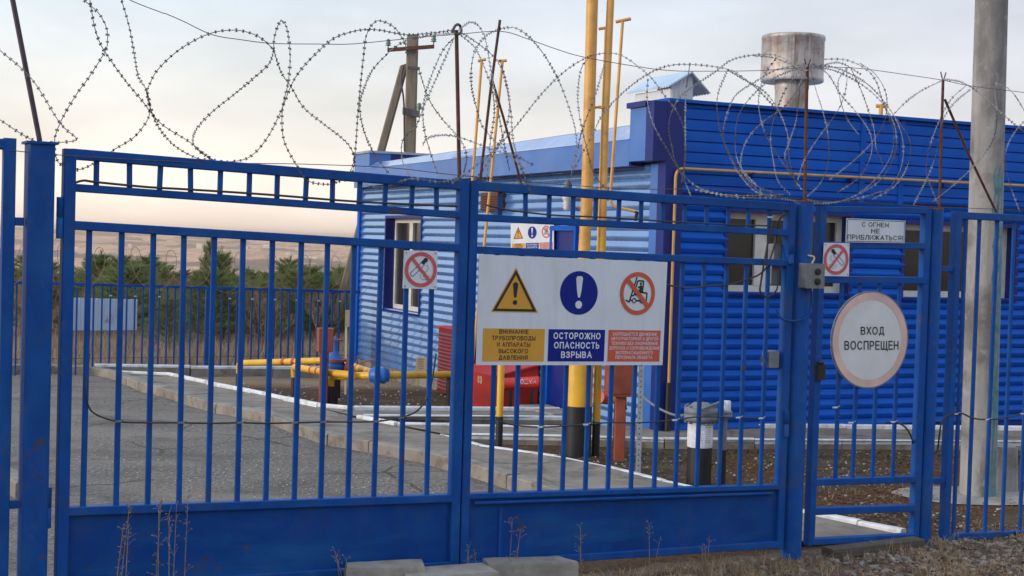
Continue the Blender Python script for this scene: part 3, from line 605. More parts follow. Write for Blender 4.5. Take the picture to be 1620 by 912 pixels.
# wall gas pipe along the front
b = MB(); zz = FR.px(1062, 264)[1]; uu = FR.px(1058, 400)[0]
b.tube(fillet([FR.P(uu, .09, .55), FR.P(uu, .09, zz-.02), FR.P(FU, .09, zz+.03)], .1), .016, 10)
gp = thing('wall_gas_pipe', 'thin yellow gas pipe running up the building corner and along the front wall', 'pipe', FR.P(uu, .09, 0))
b.build('pipe_run', M['wallpipe'], gp)
b = MB(); b.tube([FR.P(uu, .09, -.05), FR.P(uu, .09, .56)], .03, 10); b.build('pipe_foot', M['black'], gp)
for i in range(5):
    b = MB(); u = 1+1.3*i; pbox(b, FR, u-.015, u+.015, .018, .115, zz-.06, zz-.02); b.build('clip', M['trim'], gp)
# ------------------------------------------------------------------ gate and fences
def rail(pl, a, c, th, name, par, m, dep=.03, w=0, bev=.004):
    (x0, y0), (x1, y1) = a, c; A = pl.at(x0, y0, w); C = pl.at(x1, y1, w); b = MB()
    b.beam(A, C, pl.n*dep, Z*th/2, 0, bev); return b.build(name, m, par), (pl.px(x0, y0, w), pl.px(x1, y1, w))
def rz_(r, u):
    (u0, z0), (u1, z1) = r; return z0+(z1-z0)*(u-u0)/(u1-u0)
def stile(pl, u, wd_, z0, z1, name, par, m, dep=.03, w=0):
    j = .0035 if 'bar' in name else 0; b = MB(); b.beam(pl.P(u+random.uniform(-j, j), w, z0), pl.P(u+random.uniform(-j, j), w, z1), pl.d*wd_/2, pl.n*dep, 0, .004); return b.build(name, m, par)
gm = M['gate']
# left leaf
LL = thing('gate_leaf', 'left leaf of the blue steel double gate, carrying one no smoking sign', 'gate', G.P(-4.6, 0, .15))
TH = .052
r1_, q1 = rail(G, (112, 244), (731, 294), TH, 'top_rail', LL, gm); r2_, q2 = rail(G, (112, 297), (731, 341), .038, 'rail', LL, gm)
r3_, q3 = rail(G, (112, 356.5), (731, 393), .044, 'rail', LL, gm); r4_, q4 = rail(G, (95, 809), (715, 787.5), .044, 'rail', LL, gm)
uL = G.px(109.5, 245)[0]; uR = G.px(718, 790)[0]
zb = lambda u: .205+(.15-.205)*(u-uL)/(uR-uL)
b = MB(); b.beam(G.P(uL, 0, zb(uL)), G.P(uR, 0, zb(uR)), G.n*.03, Z*.022, 0, .004); b.build('bottom_rail', gm, LL)
stile(G, uL, .058, zb(uL)-.03, rz_(q1, uL)+.024, 'stile', LL, gm, .032); stile(G, uR, .056, zb(uR)-.03, rz_(q1, uR)+.03, 'stile', LL, gm, .032)
b = MB(); b.hexa([G.P(uL+.02, .004, zb(uL)), G.P(uR-.02, .004, zb(uR)), G.P(uR-.02, .0, zb(uR)), G.P(uL+.02, .0, zb(uL)), G.P(uL+.02, .004, rz_(q4, uL)), G.P(uR-.02, .004, rz_(q4, uR)), G.P(uR-.02, 0, rz_(q4, uR)), G.P(uL+.02, 0, rz_(q4, uL))]); b.build('panel', M['gatepanel'], LL)
def bars(pl, xs, y, ra, rb, par, wd_=.027, dep=.011, name='bar', w=0):
    for x in xs:
        u = pl.px(x, y, w)[0]; stile(pl, u, wd_, rz_(ra, u), rz_(rb, u), name, par, gm, dep, w)
bars(G, [132.6, 184, 233.6, 283, 330, 376], 764, q4, q3, LL); bars(G, [421, 466, 508, 550, 592, 634, 674], 780, q4, q3, LL)
bars(G, [153, 204, 253, 301, 349, 395, 439, 484, 526, 569, 610, 652, 691], 290, q2, q1, LL, .026, .010, 'short_bar')
# right leaf
RL = thing('gate_leaf', 'right leaf of the blue steel double gate, carrying the large warning board', 'gate', G.P(-2.3, 0, .1))
_, p1 = rail(G, (742, 294), (1245, 328), TH, 'top_rail', RL, gm); _, p2 = rail(G, (742, 344), (1243, 368.5), .040, 'rail', RL, gm)
_, p3 = rail(G, (740, 395), (1243, 416.5), .042, 'rail', RL, gm); _, p4 = rail(G, (728, 785), (1230, 770), .032, 'rail', RL, gm)
rail(G, (750, 796.5), (1222, 780.5), .016, 'flat_strip', RL, gm, .012, .028)
vL = G.px(733.5, 790)[0]; vR = G.px(1233, 775)[0]
zc = lambda u: .145+(.088-.145)*(u-vL)/(vR-vL)
b = MB(); b.beam(G.P(vL, 0, zc(vL)), G.P(vR, 0, zc(vR)), G.n*.03, Z*.022, 0, .004); b.build('bottom_rail', gm, RL)
stile(G, vL, .050, zc(vL)-.03, rz_(p1, vL)+.028, 'stile', RL, gm, .032); stile(G, vR, .052, zc(vR)-.03, rz_(p1, vR)+.026, 'stile', RL, gm, .032)
b = MB(); b.hexa([G.P(vL+.02, .004, zc(vL)), G.P(vR-.02, .004, zc(vR)), G.P(vR-.02, .0, zc(vR)), G.P(vL+.02, .0, zc(vL)), G.P(vL+.02, .004, rz_(p4, vL)), G.P(vR-.02, .004, rz_(p4, vR)), G.P(vR-.02, 0, rz_(p4, vR)), G.P(vL+.02, 0, rz_(p4, vL))]); b.build('panel', M['gatepanel'], RL)
x = G.px(790, 840)[0]; b = MB(); b.beam(G.P(x, .006, zc(x)+.03), G.P(x, .006, rz_(p4, x)-.08), G.d*.010, G.n*.006); b.build('panel_seam', M['gate'], RL)
bars(G, [776, 814, 853, 890, 926, 962, 998, 1034, 1068, 1102, 1137, 1169, 1203], 775, p4, p3, RL)
bars(G, [791.5, 831, 869, 906, 943, 979, 1014, 1049, 1083.5, 1118, 1152.5, 1185, 1218], 325, p2, p1, RL, .026, .010, 'short_bar')
def hinge(pl, x0, y0, x1, y1, par, w=.035, dep=.02):
    u0, zt = pl.px(x0, y0); u1, zb_ = pl.px(x1, y1); b = MB(); c = (u0+u1)/2
    b.lathe(pl.P(c, w, zb_), [(abs(u1-u0)/2*.8, 0), (abs(u1-u0)/2*.8, (zt-zb_)*.49), (abs(u1-u0)/2*.66, (zt-zb_)*.5), (abs(u1-u0)/2*.8, (zt-zb_)*.51), (abs(u1-u0)/2*.8, zt-zb_)], 12)
    b.build('hinge', gm, par)
hinge(G, 86, 312, 98, 378, LL); hinge(G, 66, 770, 80, 833, LL); hinge(G, 1242, 388, 1250, 418, RL); hinge(G, 1234, 650, 1242, 690, RL)
# posts
def square_post(xl, xr, y, ztop, label, zbot=-.3):
    u0 = G.px(xl, y)[0]; u1 = G.px(xr, y)[0]; c = (u0+u1)/2; hw = (u1-u0)/2
    t = thing('gate_post', label, 'gate post', G.P(c, 0, 0)); b = MB()
    b.beam(G.P(c, 0, zbot), G.P(c, 0, ztop), G.d*hw, G.n*hw, 0, .008); b.build('shaft', gm, t)
    b = MB(); b.beam(G.P(c, 0, ztop), G.P(c, 0, ztop+.012), G.d*(hw+.012), G.n*(hw+.012)); b.build('cap_plate', M['gate'], t); return c
def round_post(x, y, wpx, ztop, label, zbot=-.3):
    u = G.px(x, y)[0]; p = G.P(u, 0, 0); r = wpx/2*p.y/F; t = thing('gate_post', label, 'gate post', p); b = MB()
    b.lathe((p.x, p.y, zbot), [(r, 0), (r, ztop-zbot-.01), (r*.96, ztop-zbot)], 32); b.build('shaft', gm, t)
    b = MB(); b.lathe((p.x, p.y, ztop), [(r*.98, 0.001), (r*.98, .010), (r*.9, .014)], 32); b.build('cap_plate', M['rust'], t); return u, r
uP1 = square_post(42, 84, 240, G.px(63, 229)[1], 'thick square blue post hinging the left gate leaf')
uP2, rP2 = round_post(1258, 700, 31.5, G.px(1270, 321)[1], 'round blue pipe post with grey button box between gate and wicket')
uP3, rP3 = round_post(1466, 720, 23, G.px(1486, 333)[1], 'thinner round blue post to the right of the wicket')
# wicket
WK = thing('wicket_gate', 'blue pedestrian wicket carrying the round no entry sign', 'gate', G.P(.5, 0, .05))
uw0 = G.px(1298, 340)[0]+.005; uw1 = G.px(1447, 800)[0]
_, k1 = rail(G, (1300, 331), (1468, 334), .042, 'top_rail', WK, gm); _, k2 = rail(G, (1298, 388), (1466, 389.5), .042, 'rail', WK, gm); _, k3 = rail(G, (1296, 442.5), (1464, 444), .046, 'rail', WK, gm)
_, k4 = rail(G, (1284, 763), (1446, 758), .044, 'rail', WK, gm); _, k5 = rail(G, (1282, 809), (1445, 803.5), .046, 'rail', WK, gm); _, k6 = rail(G, (1281, 857), (1444, 848.5), .042, 'bottom_rail', WK, gm)
stile(G, uw0, .055, rz_(k6, uw0)-.02, rz_(k1, uw0)+.02, 'stile', WK, gm, .028); stile(G, uw1, .056, rz_(k6, uw1)-.02, rz_(k1, uw1)+.02, 'stile', WK, gm, .028)
bars(G, [1321, 1349, 1380.6, 1412], 753, k4, k3, WK, .027)
b = MB(); c = G.px(1290, 588); b.box(G.P(c[0], .045, c[1]), G.d*.030, G.n*.018, Z*.05); b.tube([G.P(c[0]-.02, .045, c[1]+.06), G.P(c[0]+.02, .045, c[1]+.06)], .012, 8); b.build('lock', M['black'], WK)
# fence to the right
RF = thing('fence_section', 'blue barred fence bay beside the wicket, by the concrete pole', 'fence', G.P(1.5, 0, .05))
f0 = G.px(1495, 800)[0]; UE = 3.1
zt_ = lambda u: rz_((G.px(1510, 341), G.px(1618, 346)), u); zl_ = lambda u: rz_((G.px(1499, 849), G.px(1618, 844)), u)
for nm, zf, th in (('top_rail', zt_, .05), ('bottom_rail', zl_, .046)):
    b = MB(); b.beam(G.P(f0, 0, zf(f0)), G.P(UE, 0, zf(UE)), G.n*.028, Z*th/2, 0, .004); b.build(nm, gm, RF)
stile(G, f0, .056, zl_(f0)-.02, zt_(f0)+.03, 'stile', RF, gm, .030)
q7 = ((f0, zl_(f0)), (UE, zl_(UE))); q8 = ((f0, zt_(f0)), (UE, zt_(UE)))
bars(G, [1512.5, 1534, 1561.5, 1589, 1617, 1645, 1674], 746, q7, q8, RF)
for y in (425.5, 760):
    z = G.px(1490, y)[1]; b = MB(); b.beam(G.P(uP3+rP3*.9, 0, z), G.P(f0-.026, 0, z), G.n*.02, Z*.02, 0, .003); b.build('bracket', gm, RF)
# fence to the left
LF = thing('fence_section', 'blue fence bay cut off by the left edge of the picture', 'fence', G.P(-5.6, 0, .2))
s0 = G.px(13.5, 300)[0]; za = G.px(10, 229)[1]
stile(G, s0, .056, -.1, za+.03, 'stile', LF, gm, .03)
b = MB(); b.beam(G.P(-6.9, 0, za), G.P(s0, 0, za), G.n*.028, Z*.025, 0, .004); b.build('top_rail', gm, LF)
b = MB(); b.beam(G.P(-6.9, 0, .28), G.P(s0, 0, .28), G.n*.028, Z*.022, 0, .004); b.build('bottom_rail', gm, LF)
for i in range(9): stile(G, s0-.152*(i+1), .027, .28, za, 'bar', LF, gm, .011)
for y in (351, 797):
    z = G.px(33, y)[1]; b = MB(); b.beam(G.P(s0+.028, 0, z), G.P(uP1-.07, 0, z), G.n*.02, Z*.020, 0, .003); b.build('bracket', gm, LF)
# ------------------------------------------------------------------ signs
def arc(cx, cy, rx, ry, a0, a1, n=12): return [(cx+rx*math.cos(R(a0+(a1-a0)*i/n)), cy+ry*math.sin(R(a0+(a1-a0)*i/n))) for i in range(n+1)]
def bowl(x0, y0, y1, x1=1): r = (y1-y0)/2; return [(x0, y1), (x1-.38, y1)]+arc(x1-.40, y0+r, .40, r, 80, -80, 10)+[(x1-.38, y0), (x0, y0)]
VL, VR = [(0, 0), (0, 1)], [(1, 0), (1, 1)]
GLYPH = {   # letters as strokes in a unit box, with their width
 'А': (.80, [[(0, 0), (.5, 1), (1, 0)], [(.2, .32), (.8, .32)]]), 'Б': (.66, [[(.95, 1), (0, 1), (0, .03)], bowl(0, 0, .56)]), 'В': (.68, [VL, bowl(0, .53, 1, .93), bowl(0, 0, .53)]),
 'Г': (.56, [[(0, 0), (0, 1), (1, 1)]]), 'Д': (.80, [[(.16, .06), (.28, .5), (.32, 1), (.84, 1), (.84, .06)], [(0, -.16), (0, .04), (1, .04), (1, -.16)]]), 'Е': (.62, [[(1, 1), (0, 1), (0, 0), (1, 0)], [(0, .52), (.9, .52)]]),
 'Ж': (1.05, [[(.5, 0), (.5, 1)], [(0, 1), (.42, .52), (0, 0)], [(1, 1), (.58, .52), (1, 0)]]), 'З': (.62, [arc(.45, .75, .48, .25, 160, -80, 12)+[(.3, .53)], [(.3, .53)]+arc(.45, .27, .53, .27, 80, -160, 12)]),
 'И': (.72, [[(0, 1), (0, 0), (1, 1), (1, 0)]]), 'Й': (.72, [[(0, 1), (0, 0), (1, 1), (1, 0)], arc(.5, 1.28, .22, .12, 180, 360, 8)]), 'К': (.70, [VL, [(1, 1), (.12, .50), (1, 0)]]),
 'Л': (.72, [[(0, .0), (.14, .08), (.26, .5), (.30, 1), (1, 1), (1, 0)]]), 'М': (.86, [[(0, 0), (0, 1), (.5, .18), (1, 1), (1, 0)]]), 'Н': (.70, [VL, VR, [(0, .52), (1, .52)]]), 'О': (.82, [arc(.5, .5, .5, .5, 90, 450, 28)]),
 'П': (.70, [[(0, 0), (0, 1), (1, 1), (1, 0)]]), 'Р': (.66, [VL, bowl(0, .44, 1)]), 'С': (.76, [arc(.52, .5, .52, .5, 42, 318, 22)]), 'Т': (.66, [[(0, 1), (1, 1)], [(.5, 0), (.5, 1)]]),
 'У': (.70, [[(0, 1), (.52, .36)], [(1, 1), (.46, .18), (.30, .02), (.08, 0)]]), 'Ф': (.92, [[(.5, 0), (.5, 1)], arc(.5, .52, .5, .34, 90, 450, 24)]), 'Х': (.70, [[(0, 0), (1, 1)], [(0, 1), (1, 0)]]),
 'Ц': (.74, [[(0, 1), (0, 0), (1.1, 0), (1.1, -.18)], [(.92, 0), (.92, 1)]]), 'Ш': (.95, [[(0, 1), (0, 0), (1, 0), (1, 1)], [(.5, 0), (.5, 1)]]), 'Щ': (.98, [[(0, 1), (0, 0), (1.07, 0), (1.07, -.18)], [(.93, 0), (.93, 1)], [(.46, 0), (.46, 1)]]),
 'Ъ': (.78, [[(-.05, 1), (.28, 1), (.28, 0)], bowl(.28, 0, .56)]), 'Ы': (.86, [VL, VR, bowl(0, 0, .56, .68)]), 'Ь': (.62, [VL, bowl(0, 0, .56)]), 'Э': (.74, [arc(.46, .5, .54, .5, 142, -142, 22), [(.35, .5), (.95, .5)]]),
 'Я': (.70, [VR, [(1-x, y) for x, y in bowl(0, .44, 1)], [(.48, .44), (0, 0)]]), '!': (.16, [[(.5, .32), (.5, 1)], [(.5, 0), (.5, .10)]]), '0': (.60, [arc(.5, .5, .5, .5, 90, 450, 24)]), '3': (.58, [arc(.45, .75, .48, .25, 160, -80, 12)+[(.3, .53)], [(.3, .53)]+arc(.45, .27, .53, .27, 80, -160, 12)]),
}
def text_geo(s, th=.14, gap=.17):
    """returns points (x, y in the box of the line, small layer height) and faces"""
    vs, fs, x0 = [], [], 0.
    for ch in s:
        if ch == ' ': x0 += .42; continue
        w, strokes = GLYPH[ch]
        for k, st in enumerate(strokes):
            P = [(x0+th/2+p[0]*(w-th), th/2+p[1]*(1-th)) for p in st]; n = len(P); closed = math.dist(P[0], P[-1]) < 1e-6
            base = len(vs)
            for i in range(n):
                a = P[i-1] if i else (P[-2] if closed else None); c = P[i+1] if i < n-1 else (P[1] if closed else None); p = P[i]
                d1 = None if a is None else ((p[0]-a[0])/math.dist(p, a), (p[1]-a[1])/math.dist(p, a)); d2 = None if c is None else ((c[0]-p[0])/math.dist(p, c), (c[1]-p[1])/math.dist(p, c))
                d1 = d1 or d2; d2 = d2 or d1
                nx, ny = -(d1[1]+d2[1]), d1[0]+d2[0]; l = math.hypot(nx, ny) or 1; nx, ny = nx/l, ny/l; cs = max(.42, nx*-d1[1]+ny*d1[0]); h = th/2/cs
                e = 0
                q = p
                if a is None: q = (p[0]-d2[0]*th/2*.98, p[1]-d2[1]*th/2*.98)
                if c is None: q = (p[0]+d1[0]*th/2*.98, p[1]+d1[1]*th/2*.98)
                vs += [(q[0]+nx*h, q[1]+ny*h, .00012*k), (q[0]-nx*h, q[1]-ny*h, .00012*k)]
            fs += [(base+2*i+1, base+2*i+3, base+2*i+2, base+2*i) for i in range(n-1)]
        x0 += w+gap
    W = x0-gap
    return [(x/W, y, z) for x, y, z in vs], fs
class Sign:
    """a flat board given by its four real corners; drawing coordinates are fractions s (right) and t (down)"""
    def __init__(s, pl, tl, tr, br, bl, w):
        s.c = [pl.at(*tl, w), pl.at(*tr, w), pl.at(*br, w), pl.at(*bl, w)]; s.n = pl.n
        s.W = ((s.c[1]-s.c[0]).length+(s.c[2]-s.c[3]).length)/2; s.H = ((s.c[3]-s.c[0]).length+(s.c[2]-s.c[1]).length)/2
    def M(s, x, y, w=0): return (s.c[0]*(1-x)+s.c[1]*x)*(1-y)+(s.c[3]*(1-x)+s.c[2]*x)*y+s.n*w
    def board(s, name, m, par, th=.004):
        b = MB(); b.hexa([s.M(0, 1, 0), s.M(1, 1, 0), s.M(1, 1, -th), s.M(0, 1, -th), s.M(0, 0, 0), s.M(1, 0, 0), s.M(1, 0, -th), s.M(0, 0, -th)]); return b.build(name, m, par)
    def poly(s, b, pts, w): b.add([s.M(x, y, w) for x, y in pts], [tuple(range(len(pts)))])
    def rect(s, b, x0, y0, x1, y1, w): s.poly(b, [(x0, y1), (x1, y1), (x1, y0), (x0, y0)], w)
    def disc(s, b, cx, cy, rx, ry, w, n=40): s.poly(b, [(cx+rx*math.cos(-2*math.pi*i/n), cy+ry*math.sin(-2*math.pi*i/n)) for i in range(n)], w)
    def ring(s, b, cx, cy, rx, ry, k, w, n=44, a0=0, a1=2*math.pi):
        vs = []
        for i in range(n+1):
            a = -(a0+(a1-a0)*i/n); vs += [s.M(cx+rx*math.cos(a), cy+ry*math.sin(a), w), s.M(cx+rx*k*math.cos(a), cy+ry*k*math.sin(a), w)]
        b.add(vs, [(2*i, 2*i+2, 2*i+3, 2*i+1) for i in range(n)])
    def line(s, b, x0, y0, x1, y1, t, w):   # t: width as a fraction of the height
        dx = (x1-x0)*s.W; dy = (y1-y0)*s.H; l = math.hypot(dx, dy); nx = -dy/l*t*s.H/2/s.W; ny = dx/l*t/2
        s.poly(b, [(x0-nx, y0-ny), (x0+nx, y0+ny), (x1+nx, y1+ny), (x1-nx, y1-ny)][::1], w)
    def path(s, b, pts, t, w):
        for a, c in zip(pts, pts[1:]): s.line(b, *a, *c, t, w)
    def text(s, b, st, cx, cy, wid, hgt, w, bold=.14):
        vs, fs = text_geo(st, bold); b.add([s.M(cx+(x-.5)*wid, cy+(.5-y)*hgt, w+z) for x, y, z in vs], fs)
def warning_board(S, par, small=False):
    W = .0015
    b = MB(); S.poly(b, [(.186, .105), (.066, .515), (.306, .515)], W); b.build('warning_triangle', M['signyellow'], par)
    b = MB()
    def tri(k): cx, cy = .186, .385; return [(cx+(x-cx)*k, cy+(y-cy)*k) for x, y in ((.186, .105), (.066, .515), (.306, .515))]
    o, i_ = tri(.93), tri(.76)
    for k in range(3): S.poly(b, [o[k], o[(k+1) % 3], i_[(k+1) % 3], i_[k]], 2*W)
    S.poly(b, [(.172, .255), (.180, .38), (.192, .38), (.200, .255), (.186, .235)], 2*W); S.disc(b, .186, .425, .0115, .0225, 2*W, 20)
    b.build('triangle_pictogram', M['ink'], par)
    b = MB(); S.disc(b, .518, .322, .101, .205, W); b.build('blue_disc', M['signblue'], par)
    b = MB(); S.poly(b, [(.500, .185), (.506, .30), (.513, .365), (.523, .365), (.530, .30), (.536, .185), (.530, .165), (.506, .165)], 2*W); S.disc(b, .518, .432, .018, .037, 2*W, 24); b.build('exclamation_mark', M['signwhite'], par)
    b = MB(); cx, cy = .838, .312; 
    f = lambda x, y: (cx+(x-358)/590*.196, cy+(y-450)/690*.412)     # zoomed sign coordinates
    T = .015
    def pth(*pts, t=T): S.path(b, [f(*p) for p in pts], t, W)
    pth((340, 185), (225, 590)); pth((165, 560), (228, 592)); pth((320, 390), (355, 245), (455, 248), (440, 430)); pth((330, 405), (300, 480), (265, 490)); pth((300, 470), (350, 468)); pth((385, 430), (520, 438), (512, 570)); pth((240, 562), (275, 562), t=T); pth((335, 565), (410, 565))
    S.disc(b, *f(408, 290), .006, .013, 2*W, 16); S.poly(b, [f(395, 310), f(380, 420), f(425, 430), f(432, 330)], 2*W); pth((400, 340), (362, 355), t=.016); pth((400, 405), (360, 410), t=.018)
    for x in (305, 435): S.ring(b, *f(x, 565), .0125, .025, .62, 2*W, 20)
    b.build('forklift_pictogram', M['ink'], par)
    b = MB(); S.ring(b, cx, cy, .098, .206, .80, 2*W); S.line(b, *f(185, 240), *f(545, 660), .045, 3*W); b.build('prohibition_ring', M['signred'], par)
    for (x0, x1, m, nm) in ((.030, .345, 'signyellow', 'yellow_caption'), (.365, .668, 'signblue', 'blue_caption'), (.687, .980, 'signred', 'red_caption')):
        b = MB(); S.rect(b, x0, .665, x1, .965, W); b.build(nm, M[m], par)
    def lines(rows, cx, y0, dy, hh, m, bold):
        b = MB()
        for k, (st, wd_) in enumerate(rows): S.text(b, st, cx, y0+dy*k, wd_, hh, 2*W, bold)
        b.build('lettering', M[m], par)
    lines([('ВНИМАНИЕ', .150), ('ТРУБОПРОВОДЫ', .222), ('И АППАРАТЫ', .170), ('ВЫСОКОГО', .150), ('ДАВЛЕНИЯ', .148)], .186, .692, .0595, .041, 'ink', .15)
    lines([('ОСТОРОЖНО', .252), ('ОПАСНОСТЬ', .243), ('ВЗРЫВА', .165)], .517, .725, .0885, .062, 'signwhite', .17)
    lines([('ЗАПРЕЩАЕТСЯ ДВИЖЕНИЕ', .248), ('АВТОТРАКТОРНОЙ И ДРУГОЙ', .266), ('ТЕХНИКИ БЕЗ ОФОРМЛЕНИЯ', .260), ('ДОПУСКА И СОПРОВОЖДЕНИЯ', .280), ('ЭКСПЛУАТАЦИОННОГО', .210), ('ПЕРСОНАЛА ОБЪЕКТА', .208)], .834, .702, .0445, .032, 'signwhite', .15)
S = Sign(G, (758, 403), (1056, 415), (1048, 578), (753, 578), .055)
t = thing('warning_board', 'large white warning board with three pictograms and coloured captions on the gate', 'sign', S.M(.5, 1)); S.board('board', M['signwhite'], t); warning_board(S, t)
S = Sign(SD, (808, 354), (876, 352), (876, 399), (808, 402), .05)
t = thing('warning_board', 'small warning board on the side wall, above the large white board', 'sign', S.M(.5, 1)); S.board('board', M['signwhite'], t); warning_board(S, t)
def no_smoking(S, t, flip=False):
    S.board('board', M['signwhite'], t); W = .0012; X = (lambda x: 1-x) if flip else (lambda x: x)
    b = MB(); T = .018
    # coordinates measured on the sign (800 x 912 enlargement; board x 110-705, y 135-820)
    f = lambda x, y: (X((x-105)/590), (y-135)/685)
    P = [f(*p) for p in ((410, 345), (225, 545), (235, 580), (275, 600), (470, 385))]; S.path(b, P, T, W)
    blk = [f(*p) for p in ((400, 345), (440, 300), (490, 345), (450, 392))]; S.poly(b, blk if not flip else blk[::-1], W)
    S.disc(b, *f(483, 303), .068, .062, 2*W, 24)
    sm = [f(*p) for p in ((505, 390), (540, 440), (520, 490), (470, 520))]; S.path(b, sm, .010, W); S.path(b, [f(*p) for p in ((400, 560), (395, 610), (440, 655), (520, 655))], .009, W); S.path(b, [f(*p) for p in ((450, 580), (460, 605), (500, 600), (575, 580))], .009, W)
    b.build('cigarette_pictogram', M['ink'], t)
    b = MB(); c = f(405, 475); S.ring(b, c[0], c[1], .475, .462, .78, 2*W)
    S.line(b, *f(245, 270), *f(575, 690), .085, 3*W); b.build('prohibition_ring', M['signpink'], t)
    b = MB()
    for x, y in ((.06, .06), (.94, .06), (.06, .94), (.94, .94)): S.disc(b, x, y, .022, .02, 2*W, 10)
    b.build('screws', M['greybox'], t)
S = Sign(G, (639.5, 396.5), (692.5, 397.5), (691, 458), (637, 456.5), .045)
t = thing('no_smoking_sign', 'square no smoking sign on the left gate leaf in front of the side window', 'sign', S.M(.5, 1)); no_smoking(S, t)
S = Sign(G, (1303.5, 384.5), (1344, 385), (1343, 437.5), (1301, 437), .045)
t = thing('no_smoking_sign', 'square no smoking sign on the wicket, beside the grey button box', 'sign', S.M(.5, 1)); no_smoking(S, t, True)
S = Sign(G, (1339.5, 345.6), (1432.5, 349.6), (1431, 385), (1338, 383.5), .045)
t = thing('fire_warning_sign', 'small white plate with black lettering at the top of the wicket', 'sign', S.M(.5, 1)); S.board('board', M['signwhite'], t)
b = MB(); k = .018
for x0, y0, x1, y1 in ((0.012, .03, .988, .055), (.012, .945, .988, .97), (.012, .03, .02, .97), (.98, .03, .988, .97)): S.rect(b, x0, y0, x1, y1, .0012)
b.build('border_line', M['ink'], t)
b = MB(); S.text(b, 'С ОГНЕМ', .485, .225, .46, .20, .0014, .14); S.text(b, 'НЕ', .49, .50, .145, .20, .0014, .14); S.text(b, 'ПРИБЛИЖАТЬСЯ!', .495, .78, .94, .21, .0014, .14); b.build('lettering', M['ink'], t)
# round no entry plate
cu_, cz_ = G.px(1377, 538, .05); rr = (G.px(1377, 461, .05)[1]-G.px(1377, 615, .05)[1])/2
t = thing('round_sign', 'large round white sign with faded pink rim on the wicket', 'sign', G.P(cu_, .05, cz_))
n = 64
def disc(r0, r1, w, name, m, th=.0):
    b = MB(); vs = []
    for i in range(n):
        a = 2*math.pi*i/n; c, s_ = math.cos(a), math.sin(a); k = 1.04
        vs.append(G.P(cu_+r1*k*c, w, cz_+r1*s_)); vs.append(G.P(cu_+r0*k*c, w, cz_+r0*s_))
    b.add(vs, [(2*i, 2*((i+1) % n), 2*((i+1) % n)+1, 2*i+1) for i in range(n)])
    if th:
        b.add([G.P(cu_+r1*1.04*math.cos(2*math.pi*i/n), w, cz_+r1*math.sin(2*math.pi*i/n)) for i in range(n)]+[G.P(cu_+r1*1.04*math.cos(2*math.pi*i/n), w-th, cz_+r1*math.sin(2*math.pi*i/n)) for i in range(n)], [(i, n+i, n+(i+1) % n, (i+1) % n) for i in range(n)]+[tuple(range(2*n-1, n-1, -1))])
    return b.build(name, m, t)
disc(0, rr, .05, 'plate', M['signpale'], .012); disc(rr*.82, rr*.975, .0515, 'faded_rim', M['signfade']); disc(rr*.975, rr, .052, 'edge_lip', M['grey'], .010)
S = Sign(G, (1315, 461), (1439, 461), (1439, 615), (1315, 615), .0525)
b = MB(); S.text(b, 'ВХОД', .52, .405, .30, .082, 0, .14); S.text(b, 'ВОСПРЕЩЕН', .51, .555, .69, .092, 0, .14); b.build('lettering', M['ink'], t)
# button box, small boxes
def gbox(name, label, cat, x0, y0, x1, y1, w0, w1, m, extra=None):
    u0, z1 = G.px(x0, y0, w1); u1, z0 = G.px(x1, y1, w1); t = thing(name, label, cat, G.P((u0+u1)/2, w0, z0)); b = MB()
    b.beam(G.P((u0+u1)/2, w0, (z0+z1)/2), G.P((u0+u1)/2, w1, (z0+z1)/2), G.d*(u1-u0)/2, Z*(z1-z0)/2, 0, .006); b.build('housing', m, t)
    return t, u0, u1, z0, z1
t, u0, u1, z0, z1 = gbox('button_box', 'grey two button control box clamped to the round gate post', 'control box', 1276, 417, 1304, 457, rP2*.9, .13, M['greybox'])
for k in (.68, .28):
    b = MB(); p = G.P(u0+(u1-u0)*.60, .13, z0+(z1-z0)*k); b.lathe(p, [(.021, 0), (.021, .012), (.016, .016)], 16, G.n); b.build('button', M['black'], t)
b = MB(); b.tube(spline([G.P(u0+.08, .09, z1), G.P(u0+.10, .085, z1+.04), G.P(u0+.06, .07, z1+.05)], 5), .006, 6); b.build('cable_gland', M['cream'], t)
gbox('junction_box', 'small grey junction box behind the right gate stile, upper one', 'junction box', 1225, 386, 1237, 413, -.10, -.04, M['greybox'])
gbox('junction_box', 'small grey junction box behind the right gate stile, below the other', 'junction box', 1221, 420, 1232, 451, -.10, -.04, M['greybox'])
t, u0, u1, z0, z1 = gbox('light_sensor', 'small dark photocell on the right gate leaf at mid height', 'sensor', 1217, 556, 1232, 582, -.06, .01, M['greybox'])
b = MB(); p = G.P(u0, -.02, (z0+z1)/2); b.lathe(p, [(.016, 0), (.018, .02), (.018, .035), (.013, .04)], 14, -G.d); b.build('lens', M['black'], t)

